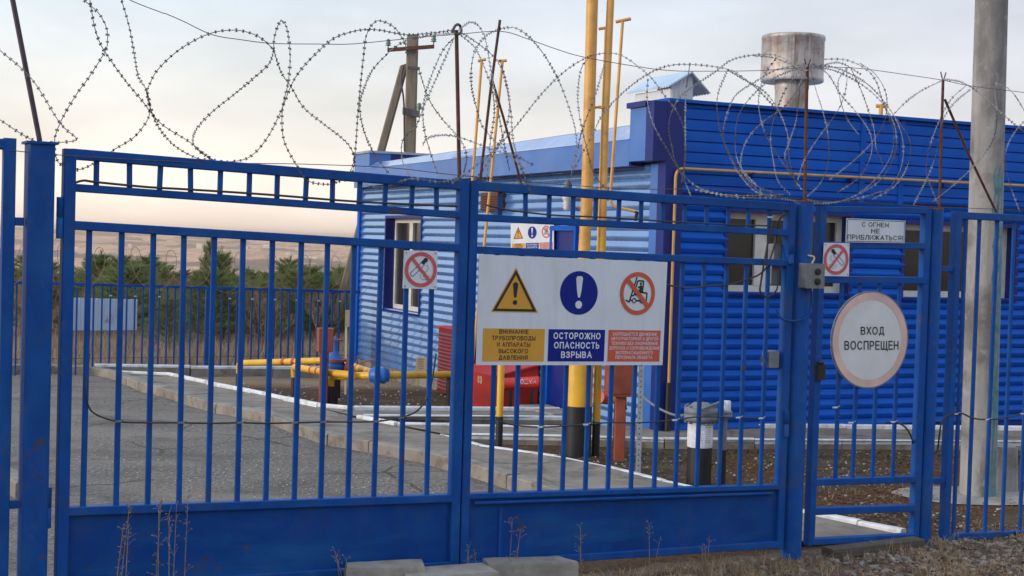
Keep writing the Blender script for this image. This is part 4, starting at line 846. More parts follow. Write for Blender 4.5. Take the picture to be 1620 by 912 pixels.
# ------------------------------------------------------------------ stakes
def stake(label, pts, r, m=None, w=0, brace=None, hook=False, cat='stake'):
    P = [G.at(x, y, w) for x, y in pts]; t = thing('wire_stake', label, cat, P[-1]); b = MB(); b.tube(P, r, 8); b.build('rod', m or M['rust'], t)
    if brace:
        b = MB(); b.tube([G.at(x, y, w+dw) for x, y, dw in brace], r*.9, 8); b.build('brace', M['rust'], t)
    if hook:
        for s_ in (-1, 1):
            b = MB(); T = P[0]; b.tube(spline([T-Z*.02, T+G.d*.012*s_+Z*.015, T+G.d*.025*s_+Z*.05], 4), .004, 6); b.build('hook', M['rust'], t)
    return t
def tracehook(t, P):
    pass
stake('dark slanting stake on the thick square post at the left', [(12, -60), (20, 0), (63, 224)], .013, M['purple'])
ms = stake('rusty upright stake above the meeting stiles of the double gate', [(722, 48), (727, 289)], .011, M['rust'])
b = MB(); T = G.at(722, 50); b.tube(spline([T+G.d*-.03-Z*.01, T+G.d*-.015+Z*.03+G.n*.02, T+G.d*.02+Z*.035, T+G.d*.03, T+G.d*-.01-Z*.02+G.n*.02, T+G.d*-.025+Z*.01], 5), .008, 6); b.build('wire_knot', M['darkwire'], ms)
stake('tall thin leaning rod with a rusty brace beside the middle stake', [(791, 32), (777, 135), (760, 284)], .008, M['rust'], 0, [(779, 128, 0), (796, 185, -.05), (826, 296, -.09)])
stake('rusty upright stake on the round post between gate and wicket', [(1277, 106), (1273, 319)], .011, hook=True)
stake('rusty stake with long slanting brace at the right by the concrete pole', [(1492, 126), (1486, 331)], .010, None, 0, [(1495, 158, 0), (1530, 240, -.10), (1576, 336, -.22)], hook=True)

# ------------------------------------------------------------------ razor wire
def razor(b, pts, ph, amp=.16, w0=0, r=.0022, barb=.0080, step=.035):
    n = len(pts); P = []
    for i, (x, y) in enumerate(pts):
        P.append(G.at(x, y, w0+amp*math.sin(ph+2.6*math.pi*i/max(1, n-1))))
    P = spline(P, 6); b.tube(P, r, 5, 0, True)
    acc = 0; nxt = random.uniform(0, step)
    for a, c in zip(P, P[1:]):
        l = (c-a).length
        while nxt <= acc+l:
            p = a.lerp(c, (nxt-acc)/l) if l > 0 else a; t = (c-a).normalized(); u = t.cross(G.n).normalized(); q = t.cross(u)
            an = random.uniform(-.7, .7); u2 = u*math.cos(an)+q*math.sin(an); v2 = t.cross(u2); k = barb*random.uniform(.8, 1.15)
            # flat pointed blade clip: two tapering wings on each side of the core
            vs = [p+t*k*.9+u2*k, p+t*.3*k+u2*.35*k, p-t*.3*k+u2*.35*k, p-t*k*.9+u2*k, p-t*k*.9-u2*k, p-t*.3*k-u2*.35*k, p+t*.3*k-u2*.35*k, p+t*k*.9-u2*k]
            h = v2*.0014
            b.add([x+h for x in vs]+[x-h for x in vs], [(0, 1, 2, 3), (4, 5, 6, 7), (1, 6, 5, 2), (11, 10, 9, 8), (15, 14, 13, 12), (10, 13, 14, 9)])
            nxt += step*random.uniform(.9, 1.1)
        acc += l
def coil(label, strands, mname='wire', amp=.16):
    t = thing('razor_wire', label, 'razor wire', G.at(*strands[0][0]), 'razor wire coils along the gate top')
    for k, s_ in enumerate(strands):
        b = MB(); razor(b, s_, k*1.7, amp); b.build('strand', M[mname], t)
coil('razor wire end looping over the thick square post at the far left', [
    [(-14, 66), (0, 80), (50, 125), (95, 195), (121, 219), (112, 224), (85, 226), (60, 225), (35, 213), (0, 190), (-14, 182)]], amp=.06)
coil('open razor wire loops against the sky above the left gate leaf', [
    [(128, -14), (133, 0), (155, 20), (168, 43), (170, 64), (166, 82), (141, 122), (122, 148), (102, 181), (89, 210), (86, 230), (89, 250), (99, 263), (122, 269), (145, 261), (164, 248), (184, 235), (210, 219), (227, 200), (236, 183), (237, 165), (233, 145), (236, 135), (250, 110), (285, 78), (330, 54), (370, 48), (400, 54), (420, 66), (433, 80)],
    [(140, -14), (145, 18), (150, 45), (160, 72), (178, 100), (200, 130), (225, 160), (240, 180), (260, 200), (300, 225), (337, 253), (375, 255), (400, 245), (425, 215), (445, 175), (460, 137), (475, 112), (500, 85), (530, 60), (570, 48), (600, 48), (640, 55), (680, 53), (718, 48)],
    [(186, -14), (192, 0), (205, 45), (213, 90), (219, 122), (230, 140), (236, 165), (250, 200), (275, 230), (310, 250), (337, 254)],
    [(433, 82), (434, 60), (441, 38), (448, 34), (455, 50), (459, 90), (456, 130), (448, 165), (446, 195), (450, 225), (465, 255), (485, 285), (515, 292), (535, 288), (548, 280), (557, 265), (562, 240), (567, 170), (575, 90), (580, 55), (592, 36), (605, 34), (625, 45), (640, 68), (643, 85)],
    [(433, 82), (425, 102), (400, 125), (370, 150), (335, 178), (312, 203), (305, 222), (312, 237), (335, 252)],
    [(433, 80), (445, 115), (460, 137), (480, 170), (510, 195), (540, 218), (555, 235), (561, 255), (556, 275), (545, 288)],
    [(618, 80), (590, 110), (576, 140), (569, 168), (575, 205), (590, 240), (615, 275)]], 'darkwire')  # same wire as the other coils, painted darker as if backlit
coil('tangled razor wire around the middle stake and leaning rod', [
    [(615, 82), (640, 66), (680, 56), (718, 53)],
    [(662, 109), (679, 158), (700, 189), (718, 209), (732, 228), (738, 249), (734, 274)],
    [(718, 60), (700, 81), (683, 119), (672, 154), (669, 182), (672, 210), (681, 242), (692, 275)],
    [(718, 61), (697, 109), (672, 165), (658, 200), (639, 218), (635, 242), (641, 267), (655, 285)],
    [(669, 231), (673, 222), (685, 216), (705, 214), (728, 218), (756, 228), (785, 239), (813, 246), (845, 262)],
    [(725, 49), (742, 36), (756, 40), (767, 60), (774, 95), (781, 137), (788, 175), (797, 225), (806, 270)],
    [(725, 53), (746, 70), (756, 84), (770, 116), (779, 145), (782, 180), (775, 230), (770, 285)],
    [(791, 46), (770, 56), (753, 77), (746, 105), (746, 137), (753, 168), (763, 200), (785, 225), (813, 253), (841, 274)],
    [(791, 95), (800, 130), (808, 175), (811, 217), (820, 253), (841, 309)],
    [(727, 50), (760, 72), (785, 95), (799, 125), (806, 165), (800, 205), (780, 245), (752, 285)],
    [(575, 293), (610, 296), (650, 283), (700, 288), (740, 278), (790, 292), (850, 287)]])
coil('wide sagging razor wire loops crossing the tall yellow risers', [
    [(791, 46), (813, 44), (834, 56), (851, 74), (866, 95), (885, 130), (900, 170), (910, 205), (912, 240), (904, 274)],
    [(715, 290), (750, 265), (785, 235), (820, 195), (855, 151), (890, 116), (925, 93), (960, 84), (985, 89), (1009, 105), (1030, 123), (1051, 151), (1072, 179), (1083, 210), (1085, 245), (1078, 290)],
    [(935, 88), (920, 108), (914, 150), (918, 190), (929, 238), (939, 274), (957, 298)],
    [(958, 95), (943, 147), (922, 203), (913, 238), (903, 270)],
    [(900, 285), (920, 245), (939, 210), (953, 182), (981, 151), (1016, 123), (1048, 107), (1080, 102), (1125, 105), (1157, 112), (1182, 128), (1205, 148), (1230, 175)],
    [(1091, 104), (1086, 140), (1084, 180), (1084, 230), (1082, 280)],
    [(1025, 125), (1024, 160), (1035, 200), (1060, 245), (1082, 285), (1096, 318)],
    [(1063, 235), (1058, 205), (1062, 180), (1075, 155), (1098, 136), (1130, 115), (1158, 95), (1196, 87), (1228, 88), (1253, 101), (1277, 125)],
    [(1063, 230), (1068, 255), (1088, 285), (1125, 305), (1180, 310), (1240, 308)]])
coil('dense razor wire coil round the stake on the round gate post', [
    [(1151, 111), (1135, 153), (1137, 195), (1147, 230), (1168, 273), (1196, 304), (1228, 311)],
    [(1151, 111), (1182, 129), (1210, 146), (1231, 174), (1246, 213), (1248, 250), (1260, 295)],
    [(1274, 102), (1228, 111), (1196, 129), (1165, 150), (1151, 178), (1144, 216), (1158, 252), (1182, 287), (1212, 311)],
    [(1274, 104), (1224, 124), (1189, 153), (1168, 185), (1163, 230), (1172, 265), (1205, 302)],
    [(1274, 104), (1246, 136), (1228, 178), (1219, 216), (1223, 252), (1231, 287), (1250, 308)],
    [(1267, 125), (1260, 188), (1249, 224), (1242, 252), (1263, 298)],
    [(1281, 104), (1291, 143), (1302, 178), (1310, 216), (1310, 258), (1298, 290), (1277, 311)],
    [(1302, 94), (1337, 95), (1368, 108), (1386, 129), (1396, 160), (1407, 188), (1414, 215), (1409, 248), (1386, 283), (1351, 311), (1309, 322), (1277, 316)],
    [(1281, 104), (1316, 106), (1351, 120), (1379, 139), (1403, 167), (1420, 195), (1429, 230), (1424, 270), (1400, 310)],
    [(1281, 106), (1320, 112), (1360, 132), (1390, 157), (1411, 188), (1418, 218), (1414, 250), (1393, 285), (1360, 308)],
    [(1340, 108), (1326, 129), (1330, 160), (1340, 188), (1358, 213)],
    [(1340, 108), (1339, 136), (1330, 167), (1312, 195), (1290, 225), (1272, 255), (1262, 285)],
    [(1347, 110), (1365, 150), (1382, 202), (1386, 235), (1396, 260)],
    [(1190, 88), (1225, 92), (1255, 104), (1276, 112), (1300, 104), (1330, 100), (1362, 118)],
    [(1100, 300), (1160, 312), (1230, 314), (1290, 322), (1350, 316), (1405, 300)],
    [(1276, 104), (1262, 140), (1240, 170), (1205, 195), (1180, 225), (1172, 262), (1190, 290), (1225, 306)],
    [(1284, 100), (1310, 118), (1330, 150), (1352, 175), (1376, 210), (1378, 245), (1360, 280), (1325, 305)],
    [(1230, 90), (1210, 118), (1200, 160), (1208, 205), (1226, 240), (1250, 275), (1268, 300)],
    [(1360, 100), (1385, 118), (1402, 150), (1400, 190), (1380, 225), (1350, 255), (1312, 285)],
    [(1420, 190), (1440, 225), (1436, 262), (1415, 295), (1380, 316)]])
coil('sparse razor wire loops in front of the concrete pole at the right', [
    [(1412, 183), (1435, 160), (1461, 142), (1490, 128)],
    [(1490, 126), (1517, 129), (1539, 140), (1561, 157), (1584, 179), (1610, 201), (1632, 218)],
    [(1528, 136), (1505, 157), (1490, 183), (1476, 216), (1468, 246), (1466, 276), (1483, 322)],
    [(1535, 142), (1509, 164), (1490, 195), (1482, 240), (1470, 275), (1445, 325)],
    [(1573, 142), (1577, 179), (1574, 213), (1561, 239), (1535, 269), (1505, 296), (1475, 320)],
    [(1545, 140), (1570, 133), (1590, 137), (1606, 152), (1622, 178)],
    [(1630, 182), (1605, 210), (1591, 242), (1595, 283), (1613, 335)]])
def wire(name, label, pts, r, m, w=.0, cat='wire', per=6):
    b = MB(); b.tube(spline([G.at(p[0], p[1], p[2] if len(p) > 2 else w) for p in pts], per), r, 6); return tag(b.build(name, m), label, cat)
wire('tension_wire', 'thin straight wire stretched along the stake tops', [(180, -20), (205, 0), (255, 20), (262, 22), (290, 34), (335, 55), (380, 63), (430, 69), (500, 70), (555, 70), (620, 64), (680, 58), (720, 55), (792, 50), (835, 62), (880, 78), (925, 91), (1010, 106), (1060, 112), (1110, 113), (1200, 112), (1277, 107), (1330, 107), (1372, 110), (1430, 118), (1490, 127), (1540, 137), (1632, 148)], .0022, M['darkwire'])
wire('tension_wire', 'thin wire lying along the very top of the gate rails', [(14, 238, .03), (100, 246, .05), (300, 257, .03), (480, 260, .0), (620, 266, 0), (728, 278, 0), (900, 293, .0), (1010, 300, 0), (1130, 300, 0), (1273, 316, 0), (1400, 322, 0), (1486, 328, 0), (1640, 333, 0)], .0022, M['darkwire'])
# cables
wire('black_cable', 'black cable sagging along the bars of the left gate leaf', [(142, 560, -.03), (138, 585, -.01), (136, 612, .03), (139, 640, .03), (152, 656, .03), (187, 667, .03), (235, 669, .03), (286, 669, .03), (333, 670, .03), (380, 669, .03), (424, 670, .03), (511, 668, .03), (595, 667, .03), (634, 660, .03), (656, 653, .03), (672, 636, .03), (682, 610, -.05), (690, 560, -.05)], .0048, M['cable'], cat='cable')
wire('black_cable', 'black cable tied across the bars of the right gate leaf', [(784, 661, .03), (803, 671, .03), (854, 676, .03), (924, 672, .03), (963, 669, .03), (1013, 669, .03), (1067, 665, .03), (1103, 660, .03), (1167, 661, .03), (1205, 662, .03)], .005, M['cable'], cat='cable')
wire('black_cable', 'black cable lying on the second rail of both gate leaves', [(117, 290, .02), (132, 286, .03), (148, 288, .03), (197, 293, .03), (243, 297, .03), (297, 300, .03), (420, 308, .03), (560, 319, .03), (680, 325, .03), (724, 327, .03)], .006, M['cable'], cat='cable')
wire('black_cable', 'black cable along the upper short bars of the right gate leaf', [(770, 325, .03), (800, 332, .03), (830, 336, .03), (880, 341, .03), (950, 344, .03), (1045, 350, .03), (1140, 355, .03), (1225, 358, .03)], .005, M['cable'], cat='cable')
wire('black_cable', 'black cable sagging in front of the window beside the right gate stile', [(1052, 450, .03), (1083, 456, .03), (1119, 453, .03), (1154, 450, .03), (1186, 441, .03), (1202, 434, .03), (1214, 420, .03), (1226, 385, -.03), (1232, 350, .02), (1246, 338, .05)], .006, M['cable'], cat='cable')
wire('black_cable', 'black cable hanging in a loop from the junction boxes on the gate', [(1222, 350, .03), (1212, 398, .035), (1204, 446, .035), (1203, 462, .035), (1214, 470, .035), (1229, 458, .03), (1230, 430, 0)], .006, M['cable'], cat='cable')
def tie(par, x, y, m='paper'):
    b = MB(); p = G.at(x, y, .03); b.box(p, G.d*.018, G.n*.006, Z*.0045); b.tube([p+G.d*.015, p+G.d*.024+G.n*.02+Z*.012], .0022, 5); b.build('cable_tie', M[m], par)
for x, y in ((187, 667), (286, 669), (380, 669), (466, 669), (511, 668), (595, 667), (634, 661)): tie(LL, x, y, 'greybox')
for x, y in ((854, 676), (926, 672), (1067, 665), (1167, 661), (1203, 662), (1218, 344)): tie(RL, x, y)
for x, y in ((1321, 645), (1346, 669), (1412, 668)): tie(WK, x, y)
for x, y in ((1512, 655), (1561, 664), (1617, 655)): tie(RF, x, y)
wire('blue_conduit', 'blue painted cable looping round the round gate post', [(1283, 456, .11), (1284, 477, .1), (1277, 501, .085), (1257, 508, .08), (1236, 504, .05), (1228, 489, .035)], .007, M['gate'], cat='cable')
wire('black_cable', 'short black cable hose arching between the wicket and its right post', [(1401, 669, .03), (1418, 669, .03), (1432, 676, .03), (1441, 690, .03), (1450, 712, -.06), (1480, 716, -.05), (1486, 690, .03), (1490, 668, .03), (1504, 655, .035), (1520, 654, .03), (1540, 662, .03), (1563, 664, .03), (1590, 661, .03), (1640, 650, .03)], .006, M['cable'], cat='cable')
# ------------------------------------------------------------------ yard fittings
def gp(px, py, top_px=None, dz=-.03): p = ground(px, py); p.z = zyard(p.y)+dz; return p
def zat(px, py, p): return at(px, py, p.y).z
def pole_w(wpx, p): return wpx/2*p.y/F
# tall yellow risers
p = gp(913, 717); rb = pole_w(43, p); rt = pole_w(18.5, p); zbk = zat(912, 642, p); zst = .0
t = thing('gas_riser', 'tallest thick ochre gas riser with wide black and yellow foot', 'pipe', p); zred = zat(918, 470, p)
b = MB(); b.lathe(p, [(rb, -.1), (rb, zbk-p.z)], 28); b.build('black_foot', M['black'], t)
b = MB(); b.lathe(p, [(rb, zbk-p.z), (rb, zred-p.z), (rt*1.1, zred-p.z+.22), (rt*1.1, zred-p.z+.24)], 28); b.build('casing', M['yellow'], t)
q = at(928, 330, p.y); q.z = p.z
b = MB(); b.tube([V((p.x, p.y, zred+.2)), V((at(928, 330, p.y).x, p.y, zat(928, 330, p))), V((at(937, 0, p.y).x, p.y, zat(937, 0, p))), V((at(939, -60, p.y).x, p.y, zat(939, -60, p)))], rt, 24); b.build('riser', M['ochre'], t)
p2 = gp(942, 717); p2.y += .0
t = thing('gas_riser', 'slimmer ochre gas riser right beside the tallest riser', 'pipe', p2); zy = zat(944, 667, p2); zo = zat(953, 375, p2)
rr2 = pole_w(12, p2); b = MB(); b.tube([p2-Z*.1, V((p2.x, p2.y, zy))], rr2*1.05, 18); b.build('black_foot', M['black'], t)
b = MB(); b.tube([V((p2.x, p2.y, zy)), V((at(953, 375, p2.y).x, p2.y, zo))], rr2, 18); b.build('yellow_length', M['yellow'], t)
b = MB(); b.tube([V((at(953, 375, p2.y).x, p2.y, zo)), at(957, 200, p2.y), at(966, 0, p2.y), at(969, -60, p2.y)], rr2, 18); b.build('riser', M['ochre'], t)
b = MB(); b.tube([at(936, 171, p2.y-.02), at(966, 168, p2.y-.02)], .012, 8); b.box(at(951, 170, p2.y-.02), (.02, 0, 0), (0, .03, 0), (0, 0, .012)); b.build('clamp', M['ochre'], t)
def t_vent(label, pts, w, Y, arm, r=None, foot=None):
    P = [at(x, y, Y) for x, y in pts]; t = thing('vent_pipe', label, 'pipe', P[-1]); r = w/2*Y/F
    b = MB(); b.tube(fillet(P, .08), r, 10); b.build('pipe', M['ochre'], t)
    b = MB(); a, c = arm; b.tube([at(*a, Y), at(*c, Y)], r*1.1, 10); b.build('tee_head', M['ochre'], t)
    if foot: b = MB(); b.tube([at(x, y, Y) for x, y in foot], r*1.05, 10); b.build('black_end', M['black'], t)
t_vent('thin ochre vent pipe with tee head right of the risers, elbowed at its foot', [(985, 33), (967, 290), (965, 326), (1006, 335)], 5, 14.0, ((974, 35), (998, 30)), foot=[(1004, 335), (1008, 336), (1005, 350)])
t_vent('thin ochre vent pipe with tee head, between the two gas risers', [(958.6, 44), (954, 170), (945, 420), (942, 600)], 4.5, 14.2, ((947, 46), (961, 44)))
t_vent('pale thin vent pipe with tee head, left one left of the leaning rod', [(762, 96), (748, 280), (738, 420), (722, 660)], 4.5, 15.4, ((756, 97), (769, 94)))
t_vent('pale thin vent pipe with tee head, right one behind the leaning rod', [(795, 97), (777, 280), (765, 400), (738, 668)], 4.5, 15.2, ((788, 97), (802, 96)))
# yellow-black bollard
p = gp(789, 708); t = thing('bollard', 'slim yellow post with black foot below the warning board', 'bollard', p); r = pole_w(11, p); zk = zat(789, 659, p)
b = MB(); b.tube([p-Z*.1, V((p.x, p.y, zk))], r*1.05, 16); b.build('black_foot', M['black'], t)
b = MB(); b.lathe(V((p.x, p.y, zk)), [(r, 0), (r, 1.0), (r*.7, 1.02)], 16); b.build('post', M['yellow'], t)
# red pedestal boxes
def pedestal(label, foot, wpost, bx, by, dep=.16):
    p = gp(*foot); t = thing('pedestal_box', label, 'control box', p); r = pole_w(wpost, p)
    x0, x1 = (at(bx[0], by[1], p.y).x, at(bx[1], by[1], p.y).x); zt = zat(bx[0], by[0], p); zb_ = zat(bx[0], by[1], p)
    b = MB(); b.beam(p-Z*.1, V((p.x, p.y, zb_)), (r, 0, 0), (0, r, 0), 0, .006); b.build('post', M['redlead'], t)
    c = V(((x0+x1)/2, p.y, 0)); ax = V((math.cos(BA*.6), math.sin(BA*.6), 0)); ay = V((-ax.y, ax.x, 0)); hw = (x1-x0)/2*.94
    b = MB(); b.beam(c+Z*zb_, c+Z*zt, ax*hw, ay*dep/2, 0, .01); b.build('box', M['redlead'], t)
    b = MB(); b.box(c-ay*(dep/2+.004)+Z*(zb_+zt)/2, ax*hw*.86, ay*.005, Z*(zt-zb_)*.44); b.build('lid', M['redlead'], t)
    b = MB(); b.tube(fillet([V((p.x+.03, p.y-.03, zb_)), V((p.x+.03, p.y-.03, zb_-.05)), V((p.x+r, p.y-r, zb_-.12))], .03), .012, 8); b.build('gland', M['black'], t)
pedestal('rusty red control box on a post among the yellow pipes', (511, 647), 13, (501, 527), (519, 556))
pedestal('rusty red control box on a post right of the black riser foot', (979, 724), 17, (958, 997), (540, 626), .2)
b = MB(); P = [at(951, 632, 13.9), at(965, 630, 13.9)]; t = thing('hydrant_stub', 'short yellow stub pipe with red end cap beside the right pedestal box', 'pipe', at(951, 660, 13.9))
b.tube([at(958, 630, 13.9), at(985, 632, 14.2)], .05, 14); b.build('stub', M['yellow'], t)
b = MB(); b.tube([at(947, 628, 13.75), at(961, 630, 13.9)], .066, 16); b.build('end_cap', M['red'], t)
b = MB(); b.tube([V((at(978, 632, 14.1).x, 14.1, -.1)), at(978, 632, 14.1)], .04, 12); b.build('leg', M['black'], t)
# perforated galvanised strut
p = gp(1009, 757); b = MB(); zt = zat(1012, 580, p); 
b.beam(p-Z*.1, V((p.x, p.y, zt)), (.022, 0, 0), (0, .002, 0)); b.beam(p-Z*.1+V((.021, .022, 0)), V((p.x+.021, p.y+.022, zt)), (.002, 0, 0), (0, .022, 0))
t = thing('steel_strut', 'thin perforated galvanised angle post beside the right pedestal box', 'post', p); b.build('angle', M['galv'], t)
b = MB()
for i in range(22): b.lathe(p+Z*(.05+i*.045)-V((0, .0022, 0)), [(.006, 0), (.006, .001)], 8, (0, -1, 0))
b.build('punched_holes', M['black'], t)
# capped pipe with paper wrap
p = gp(1105, 763); t = thing('capped_pipe', 'short black standpipe with grey flanged dome and white paper wrap', 'standpipe', p); r = pole_w(39, p)
za, zc1, zf0, zf1, zd = (zat(1105, y, p)-p.z for y in (707, 668, 666, 645, 637))
b = MB(); b.lathe(p, [(r, -.1), (r, za)], 28); b.build('pipe', M['black'], t)
b = MB(); b.lathe(p, [(r*1.02, za), (r*1.04, za+.02), (r*1.03, zc1), (r*.9, zc1)], 28); b.build('paper_wrap', M['paper'], t)
b = MB(); rf = r*1.36; b.lathe(p, [(r*.9, zf0), (rf, zf0), (rf, zf0+(zf1-zf0)*.42), (rf*.97, zf0+(zf1-zf0)*.45), (rf*.97, zf0+(zf1-zf0)*.55), (rf, zf0+(zf1-zf0)*.58), (rf, zf1), (rf*.7, zf1+.01), (rf*.62, zd-.02), (rf*.45, zd), (.01, zd+.006)], 32); b.build('flanged_cap', M['grey'], t)
for k in range(10):
    a = 2*math.pi*k/10; b = MB(); b.lathe(p+V((rf*.88*math.cos(a), rf*.88*math.sin(a), zf0-.018)), [(.012, 0), (.012, zf1-zf0+.04)], 6); b.build('bolt', M['grey'], t)
b = MB(); z0 = zat(1105, 704, p)
for k in range(9):
    zz = z0-p.z+.03+k*.018
    for a0 in (R(-112), R(-72)):
        for s_ in range(6):
            a = a0+s_*R(4.6)
            if random.random() < .25: continue
            a2 = a+R(3.6); rr_ = r*1.045; b.add([p+V((rr_*math.cos(a), rr_*math.sin(a), zz)), p+V((rr_*math.cos(a2), rr_*math.sin(a2), zz)), p+V((rr_*math.cos(a2), rr_*math.sin(a2), zz+.005)), p+V((rr_*math.cos(a), rr_*math.sin(a), zz+.005))], [(0, 1, 2, 3)])
b.build('printed_lines', M['greybox'], t)
p3 = gp(1143, 763); t = thing('thin_standpipe', 'thin standpipe with flange and white cap beside the capped pipe', 'standpipe', p3); r = pole_w(9, p3)
b = MB(); zb1 = zat(1144, 712, p3); b.tube([p3-Z*.1, V((p3.x, p3.y, zb1))], r, 14); b.build('black_foot', M['black'], t)
b = MB(); zc2 = zat(1146, 655, p3); b.tube([V((p3.x, p3.y, zb1)), V((p3.x, p3.y, zc2))], r, 14); b.lathe(V((p3.x, p3.y, zc2-.03)), [(r*2.6, 0), (r*2.6, .025), (r*2.4, .03), (r*2.6, .035), (r*2.6, .055), (r*1.2, .06)], 20); b.build('grey_pipe', M['grey'], t)
b = MB(); b.lathe(V((p3.x+.015, p3.y, zc2+.02)), [(.034, 0), (.034, .085), (.028, .092)], 18); b.build('white_cap', M['paper'], t)
b = MB(); b.tube(spline([at(1140, 636, p3.y-.03), at(1128, 641, p3.y-.1), at(1108, 648, p3.y-.2), at(1075, 658, 12.4), at(1045, 648, 12.6), at(1022, 632, 12.8), at(1010, 618, 13.0)], 6), .011, 8)
tag(b.build('grey_hose', M['grey']), 'grey armoured cable arching from the white capped standpipe to the strut', 'cable')
# gas manifold at the left
MY = None
t = thing('gas_pipework', 'low yellow gas pipework on black legs with blue coupling beside the side wall', 'pipework', gp(512, 646))
def leg(px, py, top, wpx):
    p = gp(px, py); b = MB(); r = pole_w(wpx, p); z = zat(px, top, p); b.tube([p-Z*.1, V((p.x, p.y, z))], r*1.05, 14); b.build('leg', M['black'], t); return p, z, r
L1, zz1, ra = leg(378, 613, 591, 10); L2, zz2, _ = leg(465, 629, 597, 10); L3, zz3, _ = leg(522, 646, 611, 11); L4, zz4, _ = leg(711, 648, 597, 12); L5, zz5, _ = leg(532, 629, 596, 12)
rp = .044
def run(pts, r=rp, m='yellow', nm='pipe_run'):
    b = MB(); b.tube(fillet(pts, .09), r, 16); b.build(nm, M[m], t)
E1 = at(378, 575, L1.y); C1 = at(510, 571, 18.6); run([V((L1.x, L1.y, zz1)), E1, C1, at(540, 574, 18.6), at(590, 590, 17.0)])
E2 = at(465, 581, L2.y); run([V((L2.x, L2.y, zz2)), E2, at(520, 590, 17.0), at(560, 594, 16.7)])
E3 = at(524, 596, L3.y); run([V((L3.x, L3.y, zz3)), E3, at(600, 594, 16.6), at(716, 593, L4.y+.05)])
run([at(714, 593, L4.y+.05), V((L4.x, L4.y, zz4))], .04, 'black', 'leg_bend')
c = at(600, 594, 16.6); d = (at(716, 593, L4.y+.05)-E3).normalized()
b = MB(); b.lathe(c-d*.12, [(.045, 0), (.075, .01), (.085, .05), (.10, .055), (.10, .09), (.092, .10), (.092, .14), (.10, .15), (.10, .185), (.085, .19), (.075, .23), (.045, .24)], 24, d); b.build('blue_coupling', M['valve'], t)
for pa_, pc, ts in ((E1, C1, (.56, .68)), (E2, at(520, 590, 17.0), (.55, .72)), (at(540, 574, 18.6), at(590, 590, 17.0), (.35, .55))):
    for k in ts:
        b = MB(); x = pa_.lerp(pc, k); dd = (pc-pa_).normalized(); b.tube([x-dd*.03, x+dd*.03], rp+.003, 16); b.build('red_band', M['redband'], t)
b = MB(); P = [at(574, 573, 18), at(594, 568, 17.6), at(596, 578, 17.5)]; b.tube(fillet(P, .03), .008, 8); b.build('lever', M['redlead'], t)
# blue gate valve
vp = gp(530, 629); yv = 17.3; c = at(529, 580, yv)
t = thing('gate_valve', 'blue gate valve with red flanges and small red handwheel behind the red box', 'valve', V((c.x, c.y, zyard(yv))))
b = MB(); hw = 17.5*yv/F; b.lathe(V((c.x, c.y, at(529, 588, yv).z)), [(hw*.7, 0), (hw*.95, .03), (hw, .08), (hw*.85, .13), (hw*.95, .15)], 24); b.build('body', M['valve'], t)
b = MB(); zf = at(529, 570, yv).z; b.lathe(V((c.x, c.y, zf-.015)), [(hw*1.1, 0), (hw*1.1, .03)], 24); b.build('flange', M['redlead'], t)
b = MB(); b.tube([at(546, 580, yv), at(553, 582, yv)], .10, 20); b.build('flange', M['redlead'], t)
b = MB(); b.lathe(V((c.x, c.y, zf+.015)), [(hw*.8, 0), (hw*.6, .03), (hw*.4, .06), (hw*.3, .09), (.03, .11), (.03, .26), (.012, .27)], 18); b.build('bonnet', M['valve'], t)
b = MB(); zt = at(529, 538, yv).z; n_ = 20; ring_ = [V((c.x+.085*math.cos(2*math.pi*i/n_), c.y+.085*math.sin(2*math.pi*i/n_), zt)) for i in range(n_+1)]; b.tube(ring_, .010, 6)
for a in (0, math.pi/2): b.tube([V((c.x-.085*math.cos(a), c.y-.085*math.sin(a), zt)), V((c.x+.085*math.cos(a), c.y+.085*math.sin(a), zt))], .007, 6)
b.build('handwheel', M['redlead'], t)
b = MB(); b.tube([V((c.x, c.y, zyard(yv)-.1)), V((c.x, c.y, at(529, 588, yv).z))], .05, 12); b.build('leg', M['black'], t)
# small plates
p = V((at(546, 640, 19.5).x, 19.5, zyard(19.5))); t = thing('marker_post', 'thin pale marker post with blank cream plate by the building corner', 'marker post', p)
b = MB(); b.beam(p-Z*.1, V((at(548, 500, 19.5).x, 19.5, at(548, 500, 19.5).z)), (.014, 0, 0), (0, .014, 0)); b.build('post', M['cream'], t)
q = at(552, 504, 19.46); b = MB(); b.box(q, (.05, .02, 0), (0, .004, 0), (0, 0, .115)); b.build('plate', M['cream'], t)
q = at(666, 577, 17.3); t = thing('tag_plate', 'small yellowed paper tag on the low yellow pipe', 'tag', q); b = MB(); b.box(q, (.062, .02, 0), (0, .003, 0), (.004, 0, .088)); b.build('plate', M['cream'], t)
b = MB()
for k in range(6): b.box(q+V((0, -.0045, .06-.022*k)), (.040-.006*(k % 3), .013-.002*(k % 3), 0), (0, .0005, 0), (0, 0, .003))
b.build('printed_lines', M['redlead'], t); b = MB(); b.tube([q-Z*.08, V((q.x, q.y, at(666, 596, 17.3).z))], .006, 6); b.build('stem', M['greybox'], t)
